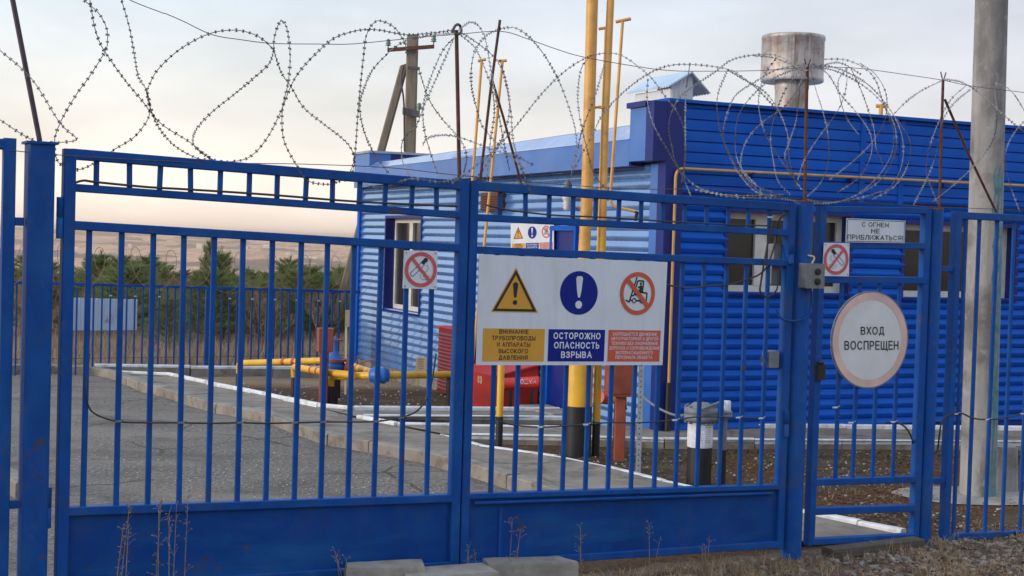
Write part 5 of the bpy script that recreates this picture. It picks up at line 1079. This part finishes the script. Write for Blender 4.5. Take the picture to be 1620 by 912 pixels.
# fire cabinet (louvred) at the side wall
u0, u1 = SD.px(718, 560, .30)[0], SD.px(691, 560, .30)[0]; ztp = SD.px(700, 519, .30)[1]; zbt = SD.px(700, 622, .30)[1]
t = thing('fire_cabinet', 'red louvred steel cabinet standing against the side wall', 'cabinet', SD.P((u0+u1)/2, .15, zbt)); b = MB()
pbox(b, SD, u0-.5, u1, .03, .28, zbt, ztp); b.build('body', M['reddark'], t); b = MB()
for k in range(16):
    z = zbt+.05+k*(ztp-zbt-.1)/16; b.hexa([SD.P(u0+.03, .30, z), SD.P(u1-.03, .30, z), SD.P(u1-.03, .281, z+.01), SD.P(u0+.03, .281, z+.01), SD.P(u0+.03, .302, z+.006), SD.P(u1-.03, .302, z+.006), SD.P(u1-.03, .281, z+.03), SD.P(u0+.03, .281, z+.03)])
b.build('louvres', M['reddark'], t); b = MB(); pbox(b, SD, u0-.51, u1+.012, .02, .312, ztp, ztp+.02); b.build('cap', M['red'], t)
# sand box: sloped lid
sx = Plane(gp(745, 636), BA*-.55)
y0b = gp(790, 645)
t = thing('sand_box', 'big red fire sand box with sloping lid under the warning board', 'sand box', y0b)
# footprint by three ground corners: left-front, middle-front corner, right-back
cA = gp(735, 635); cB = gp(784, 648); cC = gp(850, 649); cD = cA+(cC-cB)
zl = zat(784, 597, cB); zh = zat(850, 580, cC)
top = [V((cA.x, cA.y, zl)), V((cB.x, cB.y, zl)), V((cC.x, cC.y, zh)), V((cD.x, cD.y, zh))]
b = MB(); b.hexa([cA, cB, cC, cD]+top); b.build('body', M['red'], t)
o1 = (cA-cB).normalized()*.04; o2 = (cC-cB).normalized()*.05; e = [top[0]+o1-o2, top[1]-o1-o2, top[2]-o1+o2, top[3]+o1+o2]; e[0].z -= .012; e[1].z -= .012; e[2].z += .02; e[3].z += .02
b = MB(); b.hexa([v+Z*.004 for v in e]+[v+Z*.026 for v in e]); b.build('lid', M['red'], t)
b = MB(); fdv = (cB-cA); nrm = V((fdv.y, -fdv.x, 0)).normalized()
if nrm.y > 0: nrm = -nrm
vs, fs = text_geo('03', .2); o = cA.lerp(cB, .42)+Z*(zat(765, 610, cB)-cA.z)+nrm*.003; b.add([o+fdv.normalized()*x*.16+Z*(y-.5)*.10+nrm*z for x, y, z in vs], fs)
b.build('stencil', M['cream'], t)
# felt blanket drum beside it
qa = at(797, 608, cC.y-.25); qb = at(853, 605, cC.y-.20); t = thing('blanket_drum', 'red drum for the fire blanket lying against the sand box', 'drum', qa); d = (qb-qa).normalized()
b = MB(); rr = 9.5*cC.y/F; L_ = (qb-qa).length; b.lathe(qa, [(rr*.96, 0), (rr, .01), (rr, L_-.02), (rr*1.03, L_-.018), (rr*1.03, L_), (rr*.9, L_+.004)], 24, d); b.build('drum', M['red'], t)
b = MB(); vs, fs = text_geo('КОШМА', .15); mid = qa+d*L_*.64
def onc(x, y, z):
    a = (y-.5)*.9+.35; return mid+d*(x-.5)*.24+V((0, -math.cos(a), math.sin(a)))*(rr+.003+z)
b.add([onc(*q_) for q_ in vs], fs); b.build('lettering', M['signwhite'], t)
b = MB()
for k in (.2, .8):
    q = qa+d*L_*k; b.box(V((q.x, q.y, (q.z-rr+zyard(q.y))/2-.02)), (.02, 0, 0), (0, .05, 0), (0, 0, (q.z-rr-zyard(q.y))/2+.03))
b.build('cradle', M['black'], t)
# wall fittings
c0 = SD.at(897, 325, .15); t = thing('wall_insulator', 'white porcelain insulator with grey cap on the side wall above the door', 'insulator', c0)
b = MB(); b.lathe(c0-Z*.06, [(.03, 0), (.05, .03), (.035, .05), (.055, .08), (.04, .10), (.06, .13), (.06, .17), (.045, .18)], 20); b.build('porcelain', M['porcelain'], t)
b = MB(); b.lathe(c0+Z*.12, [(.015, 0), (.015, .06), (.05, .08), (.055, .11), (.035, .15), (.012, .17)], 18); b.build('cap', M['greybox'], t)
b = MB(); b.tube([SD.at(897, 325, .0), c0], .012, 8); b.build('bracket', M['rust'], t)
u0, z1 = SD.px(788, 304, .12); u1, z0 = SD.px(758, 334, .12); t = thing('wall_grille', 'rusty dark grille box on the side wall above the meeting gate stiles', 'grille', SD.P((u0+u1)/2, 0, z0)); b = MB(); pbox(b, SD, u0, u1, .02, .10, z0, z1); b.build('housing', M['rust'], t)
b = MB()
for k in range(6): pbox(b, SD, u0+.02, u1-.02, .101, .12, z0+.02+k*(z1-z0-.04)/6, z0+.035+k*(z1-z0-.04)/6)
b.build('slats', M['rust'], t)
# ------------------------------------------------------------------ concrete pole at the right
p = gp(1547, 781); t = thing('concrete_pole', 'thick round concrete pole rising beyond the frame behind the right fence bay', 'utility pole', p)
ptop = at(1571, -80, p.y); rb = pole_w(56, p); b = MB(); k = []
n_ = 26
for i in range(n_+1):
    f = i/n_; k.append((V((p.x+(ptop.x-p.x)*f, p.y, p.z-.2+(ptop.z-p.z+.2)*f)), rb*(1-.12*f)))
b.tube([x[0] for x in k], [x[1] for x in k], 36); b.build('shaft', M['pole'], t)
# paint smear: thin skin patch hugging the shaft on its right side
b = MB(); vs = []; nz_ = 40
for i in range(nz_+1):
    f = .02+.60*i/nz_; cx = p.x+(ptop.x-p.x)*f; z = p.z-.2+(ptop.z-p.z+.2)*f; r = rb*(1-.12*f)+.0015
    a0 = R(-78+18*noise.noise((z*2.2, 1, 1))+10*noise.noise((z*7, 2, 1))); a1 = R(-4+12*noise.noise((z*2.8, 5, 1))+8*noise.noise((z*9, 3, 1)))
    for j in range(5): a = a0+(a1-a0)*j/4; vs.append((cx+r*math.cos(a), p.y+r*math.sin(a), z))
b.add(vs, [(i*5+j, i*5+j+1, (i+1)*5+j+1, (i+1)*5+j) for i in range(nz_) for j in range(4)], 0, True); b.build('paint_smear', M['polepaint'], t)
q = gp(1590, 772); b = MB(); b.beam(q-Z*.2, V((q.x-.03, q.y, zat(1575, 705, q))), (.10, 0, 0), (0, .10, 0), 0, .03); b.build('stub_base', M['pole'], t)
b = MB(); vs = []; 
for i in range(28):
    a = 2*math.pi*i/28; rr = 1+.18*noise.noise((math.cos(a)*1.5, math.sin(a)*1.5, 9)); vs.append(V((p.x+.02+.75*rr*math.cos(a), p.y+.45*rr*math.sin(a), 0)))
b.add([v+Z*(zyard(p.y)-.022) for v in vs]+[p+V((.02, 0, .035))], [(i, (i+1) % 28, 28) for i in range(28)], 0, True); tag(b.build('pole_footing', M['block']), kind='structure')

# ------------------------------------------------------------------ rear utility pole
Y = 29.; pt = at(653, 56, Y); pbm = V((at(641, 560, Y).x, Y, -1.2)); t = thing('utility_pole', 'weathered power line pole with slanting strut behind the building', 'utility pole', V((pbm.x, Y, -1.2)))
hw = 8*Y/F; b = MB(); b.beam(pbm, pt, (hw*1.1, 0, 0), (0, hw*1.1, 0), 0, .03); b.build('shaft', M['woodpole'], t)
st = at(640, 103, Y+.1); sb = at(520, 545, Y+.3); b = MB(); b.beam(sb+(sb-st)*.03, st, (hw*.85, 0, hw*.3), (0, hw, 0), 0, .03); b.build('strut', M['woodpole'], t)
b = MB(); b.beam(at(613, 79.5, Y-.2), at(687, 74, Y-.2), (0, .04, 0), (0, 0, .035)); b.build('cross_arm', M['rust'], t)
for x, y in ((614, 77), (686, 71), (663, 178)):
    q = at(x, y, Y-.2); b = MB(); b.lathe(q, [(.012, 0), (.012, .05), (.065, .06), (.035, .08), (.06, .10), (.035, .13), (.05, .15), (.02, .19)], 14); b.build('insulator', M['greenglass'], t)
b = MB(); b.beam(at(637, 176, Y-.22), at(664, 181, Y-.22), (0, .04, 0), (0, 0, .07)); b.build('bracket', M['darkwire'], t)
b = MB(); b.beam(at(645, 107, Y-.22), at(664, 109, Y-.22), (0, .03, 0), (0, 0, .03)); b.build('bracket', M['darkwire'], t)
b = MB(); b.tube(spline([at(638, 105, Y-.3), at(635, 130, Y-.3), at(639, 165, Y-.3), at(640, 240, Y-.3)], 6), .02, 6); b.build('down_cable', M['cable'], t)
# ------------------------------------------------------------------ back fence
BF = thing('back_fence', 'low blue barred fence along the rear of the yard', 'fence', FE0)
BP = Plane((FE0.x, FE0.y, 0), math.atan2(fd.y, fd.x)); BP.o += fn*.12
zb0 = zyard(FE0.y)-.02
ut = BP.px(18, 447); u2 = BP.px(559, 462); U0 = -1.6; U1 = u2[0]+.12
zt_f = lambda u: ut[1]+(u2[1]-ut[1])*(u-ut[0])/(u2[0]-ut[0])
b = MB(); b.beam(BP.P(U0, 0, zt_f(U0)), BP.P(U1, 0, zt_f(U1)), BP.n*.02, Z*.022); b.build('top_rail', M['gate'], BF)
u = U0+.06; k = 0
while u < U1:
    b = MB(); b.beam(BP.P(u, .0, zb0-.12), BP.P(u, .0, zt_f(u)-.01), BP.d*.012, BP.n*.010); b.build('bar', M['gate'], BF)
    if k % 3 == 0:
        b = MB(); b.box(BP.P(u, .018, zt_f(u)-.16), BP.d*.018, BP.n*.006, Z*.009); b.build('tie', M['paper'], BF)
    u += .124; k += 1
for x in (329, -60):
    u = BP.px(x, 520)[0]; b = MB(); b.beam(BP.P(u, .01, zb0-.2), BP.P(u, .01, zt_f(u)+.01), BP.d*.05, BP.n*.04, 0, .006); b.build('post', M['gate'], BF)
b = MB(); b.tube([BP.P(U0, .02, BP.px(300, 565)[1]), BP.P(U1, .02, BP.px(300, 565)[1])], .005, 5); b.build('strung_wire', M['darkwire'], BF)
b = MB(); cur = []
for i in range(900):
    f = i/900; a = f*2*math.pi*13; u = U0+(U1-U0)*f; rr = .30+.04*math.sin(f*40)
    cur.append(BP.P(u+.18*math.cos(a), .12*math.cos(a*1.0+1), zt_f(u)+.28+rr*math.sin(a)))
b.tube(cur, .0042, 4); tag(b.build('razor_wire_coil', M['twig']), 'faint razor wire coil along the top of the back fence', 'razor wire')
# pale blue sheet panel behind the fence
Y = 26.; a, c = at(107, 471, Y), at(217, 474, Y+.6); bl = at(107, 523, Y).z
t = thing('sheet_panel', 'pale blue profiled sheet panel standing behind the back fence', 'panel', V(((a.x+c.x)/2, Y, terrain(a.x, Y)))); b = MB(); vs = []; nk = 24
d = (c-a); d.z = 0; nr = V((d.y, -d.x, 0)).normalized()
for i in range(nk*4+1):
    f = i/(nk*4); o = nr*(.02 if (i % 8) in (0, 1) else 0); x = a+d*f; vs += [V((x.x, x.y, bl+(c.z-a.z)*0))+o, V((x.x, x.y, a.z+(c.z-a.z)*f))+o]
b.add(vs, [(2*i, 2*i+2, 2*i+3, 2*i+1) for i in range(nk*4)]); b.build('sheet', M['paleblue'], t)
for f in (.12, .88):
    x = a+d*f; b = MB(); b.beam(V((x.x, x.y+.06, terrain(x.x, x.y)-.3)), V((x.x, x.y+.06, a.z-.03)), (.03, 0, 0), (0, .03, 0)); b.build('post', M['greybox'], t)
Y = 31.; a, c = at(404, 508, Y), at(470, 508, Y+.8); b = MB(); zz = terrain(a.x, Y)
b.beam(V((a.x, a.y, zz-.1)), V((a.x, a.y, a.z)), (0, .12, 0), (.01, 0, 0)); b = MB()
b.hexa([V((a.x, a.y, zz-.2)), V((c.x, c.y, zz-.2)), V((c.x, c.y+.25, zz-.2)), V((a.x, a.y+.25, zz-.2)), V((a.x, a.y, a.z)), V((c.x, c.y, a.z)), V((c.x, c.y+.25, a.z)), V((a.x, a.y+.25, a.z))]); tag(b.build('concrete_slab', M['block']), 'low pale concrete slab wall lying in the field behind the back fence', 'slab')

# ------------------------------------------------------------------ young pines and shrubs beyond the fence
def make_pine(seed, h, name='pine_tree'):
    rnd = random.Random(seed); o = thing(name, 'young green pine', 'tree')
    tr = MB(); bend = rnd.uniform(-.05, .05); P = [V((bend*h*(i/6)**2, 0, h*i/6)) for i in range(7)]; tr.tube(P, [.022*h*(1-i/6.6) for i in range(7)], 7)
    cr_ = MB()
    def needles(p, d, n, ln):
        for _ in range(n):
            v = (d+V((rnd.gauss(0, .55), rnd.gauss(0, .55), rnd.gauss(.12, .45)))).normalized()*ln*rnd.uniform(.7, 1.2); s_ = v.cross(V((rnd.random()-.5, rnd.random()-.5, rnd.random()-.5))).normalized()*.006*h/2
            q = p+d*rnd.uniform(-.08, .08)*h/2; cr_.add([q-s_, q+s_, q+v], [(0, 1, 2)])
    lev = 9
    for l in range(lev):
        z = h*(.08+.86*l/lev); br = rnd.randint(5, 7); R0 = h*.36*(1-(l/lev)**1.25)+.05*h
        for k in range(br):
            if rnd.random() < .12: continue
            a = 2*math.pi*(k+rnd.uniform(-.3, .3))/br+l; ln = R0*rnd.uniform(.65, 1.2); up_ = rnd.uniform(.25, .6)+.5*l/lev
            tip = V((math.cos(a), math.sin(a), up_)); base = V((bend*h*(z/h)**2, 0, z)); pts = [base, base+tip*ln*.5-Z*.02*h, base+tip*ln]
            tr.tube(pts, [.007*h, .005*h, .002*h], 4)
            for s_ in (.3, .5, .7, .85, 1.0):
                q = base.lerp(base+tip*ln, s_); needles(q, tip.normalized(), 15, .085*h)
                if s_ < .9:
                    for sd_ in (-1, 1):
                        aa = a+sd_*rnd.uniform(.5, .9); tw = V((math.cos(aa), math.sin(aa), up_*.8)); needles(q+tw*ln*.28, tw.normalized(), 11, .075*h)
    needles(V((bend*h, 0, h*.96)), Z, 20, .09*h); needles(V((bend*h, 0, h)), Z, 14, .07*h)
    tr.build('trunk', M['bark'], o); cr_.build('crown', M['needle'], o); return o
protos = [make_pine(s_, 2.2) for s_ in (3, 11, 23)]
used = [False]*3
rnd = random.Random(5); GR = 'young pines beyond the back fence'
def place_pine(px, top, Y, k, label, sc_w=1.):
    x = at(px, top, Y).x; z0 = terrain(x, Y); h = at(px, top, Y).z-z0; s_ = h/2.2
    if used[k]: o = copy_thing(protos[k], (x, Y, z0), rnd.uniform(0, 6.3), s_*sc_w, s_)
    else: o = protos[k]; used[k] = True; o.location = (x, Y, z0); o.rotation_euler.z = rnd.uniform(0, 6); o.scale = (s_*sc_w, s_*sc_w, s_)
    tag(o, label, 'tree', GR); return o
place_pine(333, 376, 33, 0, 'tallest slim pine, its spire well above the others behind the back fence', .45)
place_pine(160, 400, 34, 1, 'broad dark pine above the pale blue sheet panel', 1.15)
place_pine(192, 404, 33, 2, 'bushy pine just right of the broad dark one over the sheet panel', 1.1)
place_pine(352, 396, 31, 1, 'narrow pine close to the right of the tallest spire', .8)
place_pine(490, 418, 30, 0, 'bushy pine left of the leaning pole strut', 1.1)
place_pine(268, 470, 25.5, 2, 'small yellowish pine low in front of the others right of the sheet panel', 1.15)
rows = []
for i in range(20): rows.append((rnd.uniform(15, 540), rnd.uniform(412, 446), rnd.uniform(28, 33)))
for i in range(22): rows.append((8+i*26+rnd.uniform(-9, 9), rnd.uniform(402, 432), rnd.uniform(34, 42)))
for i in range(26): rows.append((12+i*21+rnd.uniform(-9, 9), rnd.uniform(418, 440), rnd.uniform(32, 44)))
for x, tp, Y in rows:
    if abs(x-333) < 26: tp = max(tp, 426)
    place_pine(x, tp+ (x-280)*.02, Y, rnd.randrange(3), 'young green pine in the mixed row beyond the back fence', rnd.uniform(.85, 1.6))
def make_shrub(seed, h):
    r_ = random.Random(seed); o = thing('bare_shrub', 'bare brown shrub', 'shrub'); b = MB()
    def grow(p, d, ln, r, lv):
        q = p+d*ln; b.tube([p, p+d*ln*.5+V((r_.gauss(0, .03), r_.gauss(0, .03), 0))*h, q], [r, r*.8, r*.6], 4, caps=False)
        if lv == 0: return
        for _ in range(r_.randint(2, 3)):
            grow(p.lerp(q, r_.uniform(.45, 1)), (d+V((r_.gauss(0, .4), r_.gauss(0, .4), r_.uniform(-.05, .4)))).normalized(), ln*r_.uniform(.5, .75), r*.6, lv-1)
    for k in range(7): grow(V((r_.gauss(0, .06)*h, r_.gauss(0, .06)*h, 0)), V((r_.gauss(0, .35), r_.gauss(0, .35), 1)).normalized(), h*.42, .009*h, 4)
    b.build('twigs', M['twig'], o); return o
sh = [make_shrub(1, 1.8), make_shrub(9, 1.8)]
for i, (px, top, Y) in enumerate([(30, 415, 27), (88, 412, 28), (115, 425, 29), (255, 402, 30), (405, 420, 28), (520, 425, 27), (60, 432, 25), (425, 432, 26), (298, 418, 29), (545, 430, 31), (12, 425, 30), (140, 440, 26.5), (226, 398, 33), (250, 412, 31), (385, 414, 33), (470, 420, 32), (500, 424, 31), (96, 405, 34), (36, 408, 33), (430, 418, 30)]):
    x = at(px, top, Y).x; z0 = terrain(x, Y); s_ = (at(px, top, Y).z-z0)/1.8
    if i < 2: o = sh[i]; o.location = (x, Y, z0); o.scale = (s_*.9, s_*.9, s_)
    else: o = copy_thing(sh[i % 2], (x, Y, z0), i*1.3, s_*.9, s_)
    tag(o, 'bare brown shrub between the young pines beyond the back fence', 'shrub', 'bare shrubs beyond the back fence')
# field grass beyond the fence
fg = MB()
for i in range(26000):
    px = rnd.uniform(-30, 620); Y = 20.6+15*rnd.random()**1.4; x = at(px, 500, Y).x
    if (V((x, Y, 0))-FE0).dot(fn) < .35: continue
    p = V((x, Y, terrain(x, Y)-.02)); a = rnd.uniform(0, 6.3); h = rnd.uniform(.10, .34)*(1+.6*noise.noise((x*.5, Y*.5, 0))); wv = V((math.cos(a), math.sin(a), 0))*rnd.uniform(.004, .009); tp = V((rnd.gauss(0, .09), rnd.gauss(0, .09), h))
    fg.add([p-wv, p+wv, p+tp], [(0, 1, 2)])
tag(fg.build('field_grass', M['fieldgrass']), 'dry brown field grass beyond the back fence', 'grass', kind='stuff')
# belts of scrub and woods on the far slope
fw = MB()
for i in range(420):
    r = 1300+2900*rnd.random(); a = R(90+rnd.uniform(-4, 26)); x, y = r*math.cos(a), r*math.sin(a)
    if noise.noise((x*.0012, y*.004, 77)) < .02: continue
    L_, W_, h = rnd.uniform(25, 130), rnd.uniform(8, 30), rnd.uniform(3, 8); n_ = 14; z = terrain(x, y)-1; vs = []
    for k in range(n_+1):
        t = k/n_; e = math.sin(math.pi*t)**.5; vs += [(x+(t-.5)*L_, y-W_*e/2, z), (x+(t-.5)*L_, y, z+1+h*e*rnd.uniform(.6, 1.1)), (x+(t-.5)*L_, y+W_*e/2, z)]
    fw.add(vs, [(3*k+j, 3*k+3+j, 3*k+4+j, 3*k+1+j) for k in range(n_) for j in (0, 1)], 0, True)
tag(fw.build('far_woods', M['farwood']), 'hazy dark scrub belts on the far slope', 'woods', kind='stuff')
# distant houses on the hill
for i, (px, py, wpx, hpx, r) in enumerate([(315, 394, 8, 4.5, 2300), (238, 404, 6, 3, 2100), (388, 396, 7, 3.5, 2500), (455, 404, 6, 3, 2300), (497, 412, 7, 3, 2150), (283, 391, 5, 3, 2500), (421, 393, 9, 3.5, 2500), (205, 391, 5, 3, 2400), (352, 398, 5, 2.5, 2400), (515, 404, 8, 3, 2400), (470, 398, 6, 2.5, 2500), (120, 396, 6, 3, 2300)]):
    d = ray(px, py)
    for k in range(60, 500):
        rr = k*10.; q = V((0, 0, H))+d*(rr/d.y)
        if terrain(q.x, q.y) >= q.z: break
    s_ = rr/F; b = MB(); b.box((q.x, q.y, terrain(q.x, q.y)+hpx*s_/2), (wpx*s_/2, 0, 0), (0, wpx*s_/3, 0), (0, 0, hpx*s_/2)); z = terrain(q.x, q.y)+hpx*s_
    t = thing('far_house', 'tiny pale house on the far hillside', 'house', (q.x, q.y, z-hpx*s_), 'houses on the far hillside'); b.build('walls', M['farhouse'], t)
    b = MB(); wx, wy = wpx*s_/2*1.1, wpx*s_/3*1.1; b.add([(q.x-wx, q.y-wy, z), (q.x+wx, q.y-wy, z), (q.x+wx, q.y+wy, z), (q.x-wx, q.y+wy, z), (q.x-wx, q.y, z+hpx*s_*.5), (q.x+wx, q.y, z+hpx*s_*.5)], [(0, 1, 5, 4), (2, 3, 4, 5), (0, 4, 3), (1, 2, 5), (0, 3, 2, 1)]); b.build('roof', M['farhouse'], t)

# ------------------------------------------------------------------ foreground: slabs, plank, weeds
def slab(label, pts, th, zt):
    P = []
    for x, y in pts: d = ray(x, y); k = (zt-H)/d.z; P.append(V((d.x*k, d.y*k, zt)))
    c = sum(P, V((0, 0, 0)))/4; b = MB(); n_ = 7; vs = []
    bev = .015
    rings_ = [(-th, 1.0), (-bev, 1.0), (0, .975)]
    for dz, k in rings_:
        for i in range(4):
            for j in range(n_):
                q = P[i].lerp(P[(i+1) % 4], j/n_); q = c+(q-c)*k; o = V((noise.noise((q.x*9, q.y*9, dz)), noise.noise((q.x*9, q.y*9, dz+5)), noise.noise((q.x*8, q.y*8, 3))))*.006; vs.append(q+V((0, 0, dz))+o)
    m = 4*n_; fs = [(r*m+i, r*m+(i+1) % m, (r+1)*m+(i+1) % m, (r+1)*m+i) for r in range(2) for i in range(m)]+[tuple(range(2*m, 3*m))]
    b.add(vs, fs); return tag(b.build('concrete_slab', M['block']), label, 'slab')
slab('grey concrete slab before the meeting gate stiles, leftmost of three', [(548, 900), (674, 897), (668, 884), (546, 890)], .16, .23)
slab('grey concrete slab before the gate, middle and nearest of three', [(640, 916), (790, 905), (764, 890), (638, 899)], .16, .20)
slab('grey concrete slab before the right gate leaf, rightmost of three', [(772, 893), (915, 889), (884, 879), (762, 884)], .14, .17)
P0 = G.at(1287, 877, .10); P1 = G.at(1434, 868, .10); b = MB(); zc_ = [.0, .0]
a = G.P(G.px(1292, 875)[0], .10, .022); c = G.P(G.px(1436, 866)[0], .10, .028); b.beam(a, c, G.n*.055, Z*.034, 0, .006); tag(b.build('plank', M['plank']), 'weathered dark plank lying under the wicket', 'plank')
dg = MB()
def tuft(b, p, n, hmax, spread):
    for _ in range(n):
        a = rnd.uniform(0, 6.3); h = hmax*rnd.uniform(.4, 1); q = p+V((rnd.gauss(0, spread), rnd.gauss(0, spread), 0)); lean = V((rnd.gauss(0, .5), rnd.gauss(0, .5), 0))*h; wv = V((math.cos(a), math.sin(a), 0))*.0022
        m = q+lean*.35+Z*h*.62; b.add([q-wv, q+wv, m+wv*.7, m-wv*.7, q+lean+Z*h*rnd.uniform(.75, 1)], [(0, 1, 2, 3), (3, 2, 4)])
for i in range(1000):
    u = rnd.uniform(-5.2, 3.2); ww = abs(rnd.gauss(.05, .28))+.05
    if u > .2: ww = rnd.uniform(.05, 1.3)
    p = G.P(u, ww, 0); p.z = verge_z(p)-.01
    dens = noise.noise((p.x*1.2, p.y*1.2, 21))+.55
    if rnd.random() > dens: continue
    tuft(dg, p, rnd.randint(7, 18), rnd.uniform(.04, .14), .035)
for i in range(160):
    p = G.P(rnd.uniform(-.3, 3.3), -rnd.uniform(.15, 2.2), 0); p.z = zyard(p.y)-.03; tuft(dg, p, 5, .05, .04)
for i in range(6000):
    u = rnd.uniform(-4.2, 3.3); p = G.P(u, abs(rnd.gauss(0, .5))+.02 if u < 1 else rnd.uniform(0, 1.6), 0)
    if noise.noise((p.x*1.5, p.y*1.5, 41))+.55 < rnd.random(): continue
    p.z = verge_z(p)+rnd.uniform(.002, .03); a = rnd.uniform(0, 6.3); l = rnd.uniform(.03, .13); d = V((math.cos(a), math.sin(a), rnd.uniform(-.1, .35)))*l; wv = V((-math.sin(a), math.cos(a), 0))*.0018
    m = p+d*.5+Z*rnd.uniform(0, .012); dg.add([p-wv, p+wv, m+wv, m-wv, p+d], [(0, 1, 2, 3), (3, 2, 4)])
tag(dg.build('dry_grass', M['straw']), 'dry straw coloured grass tufts along the foot of the gate', 'grass', kind='stuff')
gl = MB()
for i in range(900):
    p = ground(rnd.gauss(1590, 40), rnd.gauss(722, 8)) if i < 500 else ground(rnd.uniform(1000, 1500), rnd.uniform(712, 735)); p.z = zyard(p.y)-.02
    a = rnd.uniform(0, 6.3); s_ = rnd.uniform(.015, .035); d1 = V((math.cos(a)*s_, math.sin(a)*s_, s_*rnd.uniform(.3, 1.4))); d2 = V((-math.sin(a)*s_*.4, math.cos(a)*s_*.4, 0)); gl.add([p, p+d1*.5-d2, p+d1, p+d1*.5+d2], [(0, 1, 2, 3)])
tag(gl.build('green_weeds', M['greenleaf']), 'small green weeds along the wall kerb near the concrete pole', 'weeds', kind='stuff')
def weed(label, px, ybase, ytop, stems, w=.14, spread=.05, rad=.003):
    base = G.at(px, ybase, w); base.z = verge_z(base)-.01; zt = G.at(px, ytop, w).z; t = thing('dry_weed', label, 'weed', base, 'dry weeds in front of the gate')
    b = MB()
    for k in range(stems):
        h = (zt-base.z)*rnd.uniform(.65, 1) if k else zt-base.z; lean = V((rnd.gauss(0, .12), rnd.gauss(0, .08), 0))*h; q = base+V((rnd.gauss(0, spread*.3), rnd.gauss(0, spread*.3), 0))
        P = [q, q+lean*.3+Z*h*.4, q+lean*.7+Z*h*.75, q+lean+Z*h]; P = spline(P, 4); b.tube(P, [rad*(1-.6*i/len(P)) for i in range(len(P))], 4)
        for _ in range(int(10*h/.3)):
            j = rnd.randrange(3, len(P)); d = V((rnd.gauss(0, 1), rnd.gauss(0, 1), rnd.uniform(.2, 1.4))).normalized()*rnd.uniform(.015, .05); e = P[j]+d; b.tube([P[j], P[j]+d*.5+Z*.004, e], [.0011, .001, .0007], 3)
            for _ in range(3):
                s_ = .005; v = V((rnd.gauss(0, 1), rnd.gauss(0, 1), rnd.gauss(0, 1))).normalized()*s_; o = v.orthogonal().normalized()*s_*.6; b.add([e-v, e+o, e+v, e-o], [(0, 1, 2, 3)])
    b.build('stalks', M['weed'], t)
weed('tall dry weed against the left gate panel, nearer the square post', 192, 930, 795, 3)
weed('tall branching dry weed against the left gate panel, right of the other', 275, 930, 790, 5, spread=.12)
weed('short dry weed against the left gate panel beside the leftmost slab', 546, 900, 872, 4)
weed('dry weed stalk before the right gate leaf near the panel seam', 809, 890, 822, 2)
weed('pair of pale dry stalks in front of the right gate panel middle', 925, 880, 835, 2)
weed('single reddish dry stalk in front of the right gate panel', 1029, 882, 830, 2)
weed('low bushy dry weed in front of the right gate panel beside the slabs', 745, 905, 862, 4, spread=.1)
weed('thin dry weed before the right gate leaf close to the round post', 1120, 880, 850, 3)
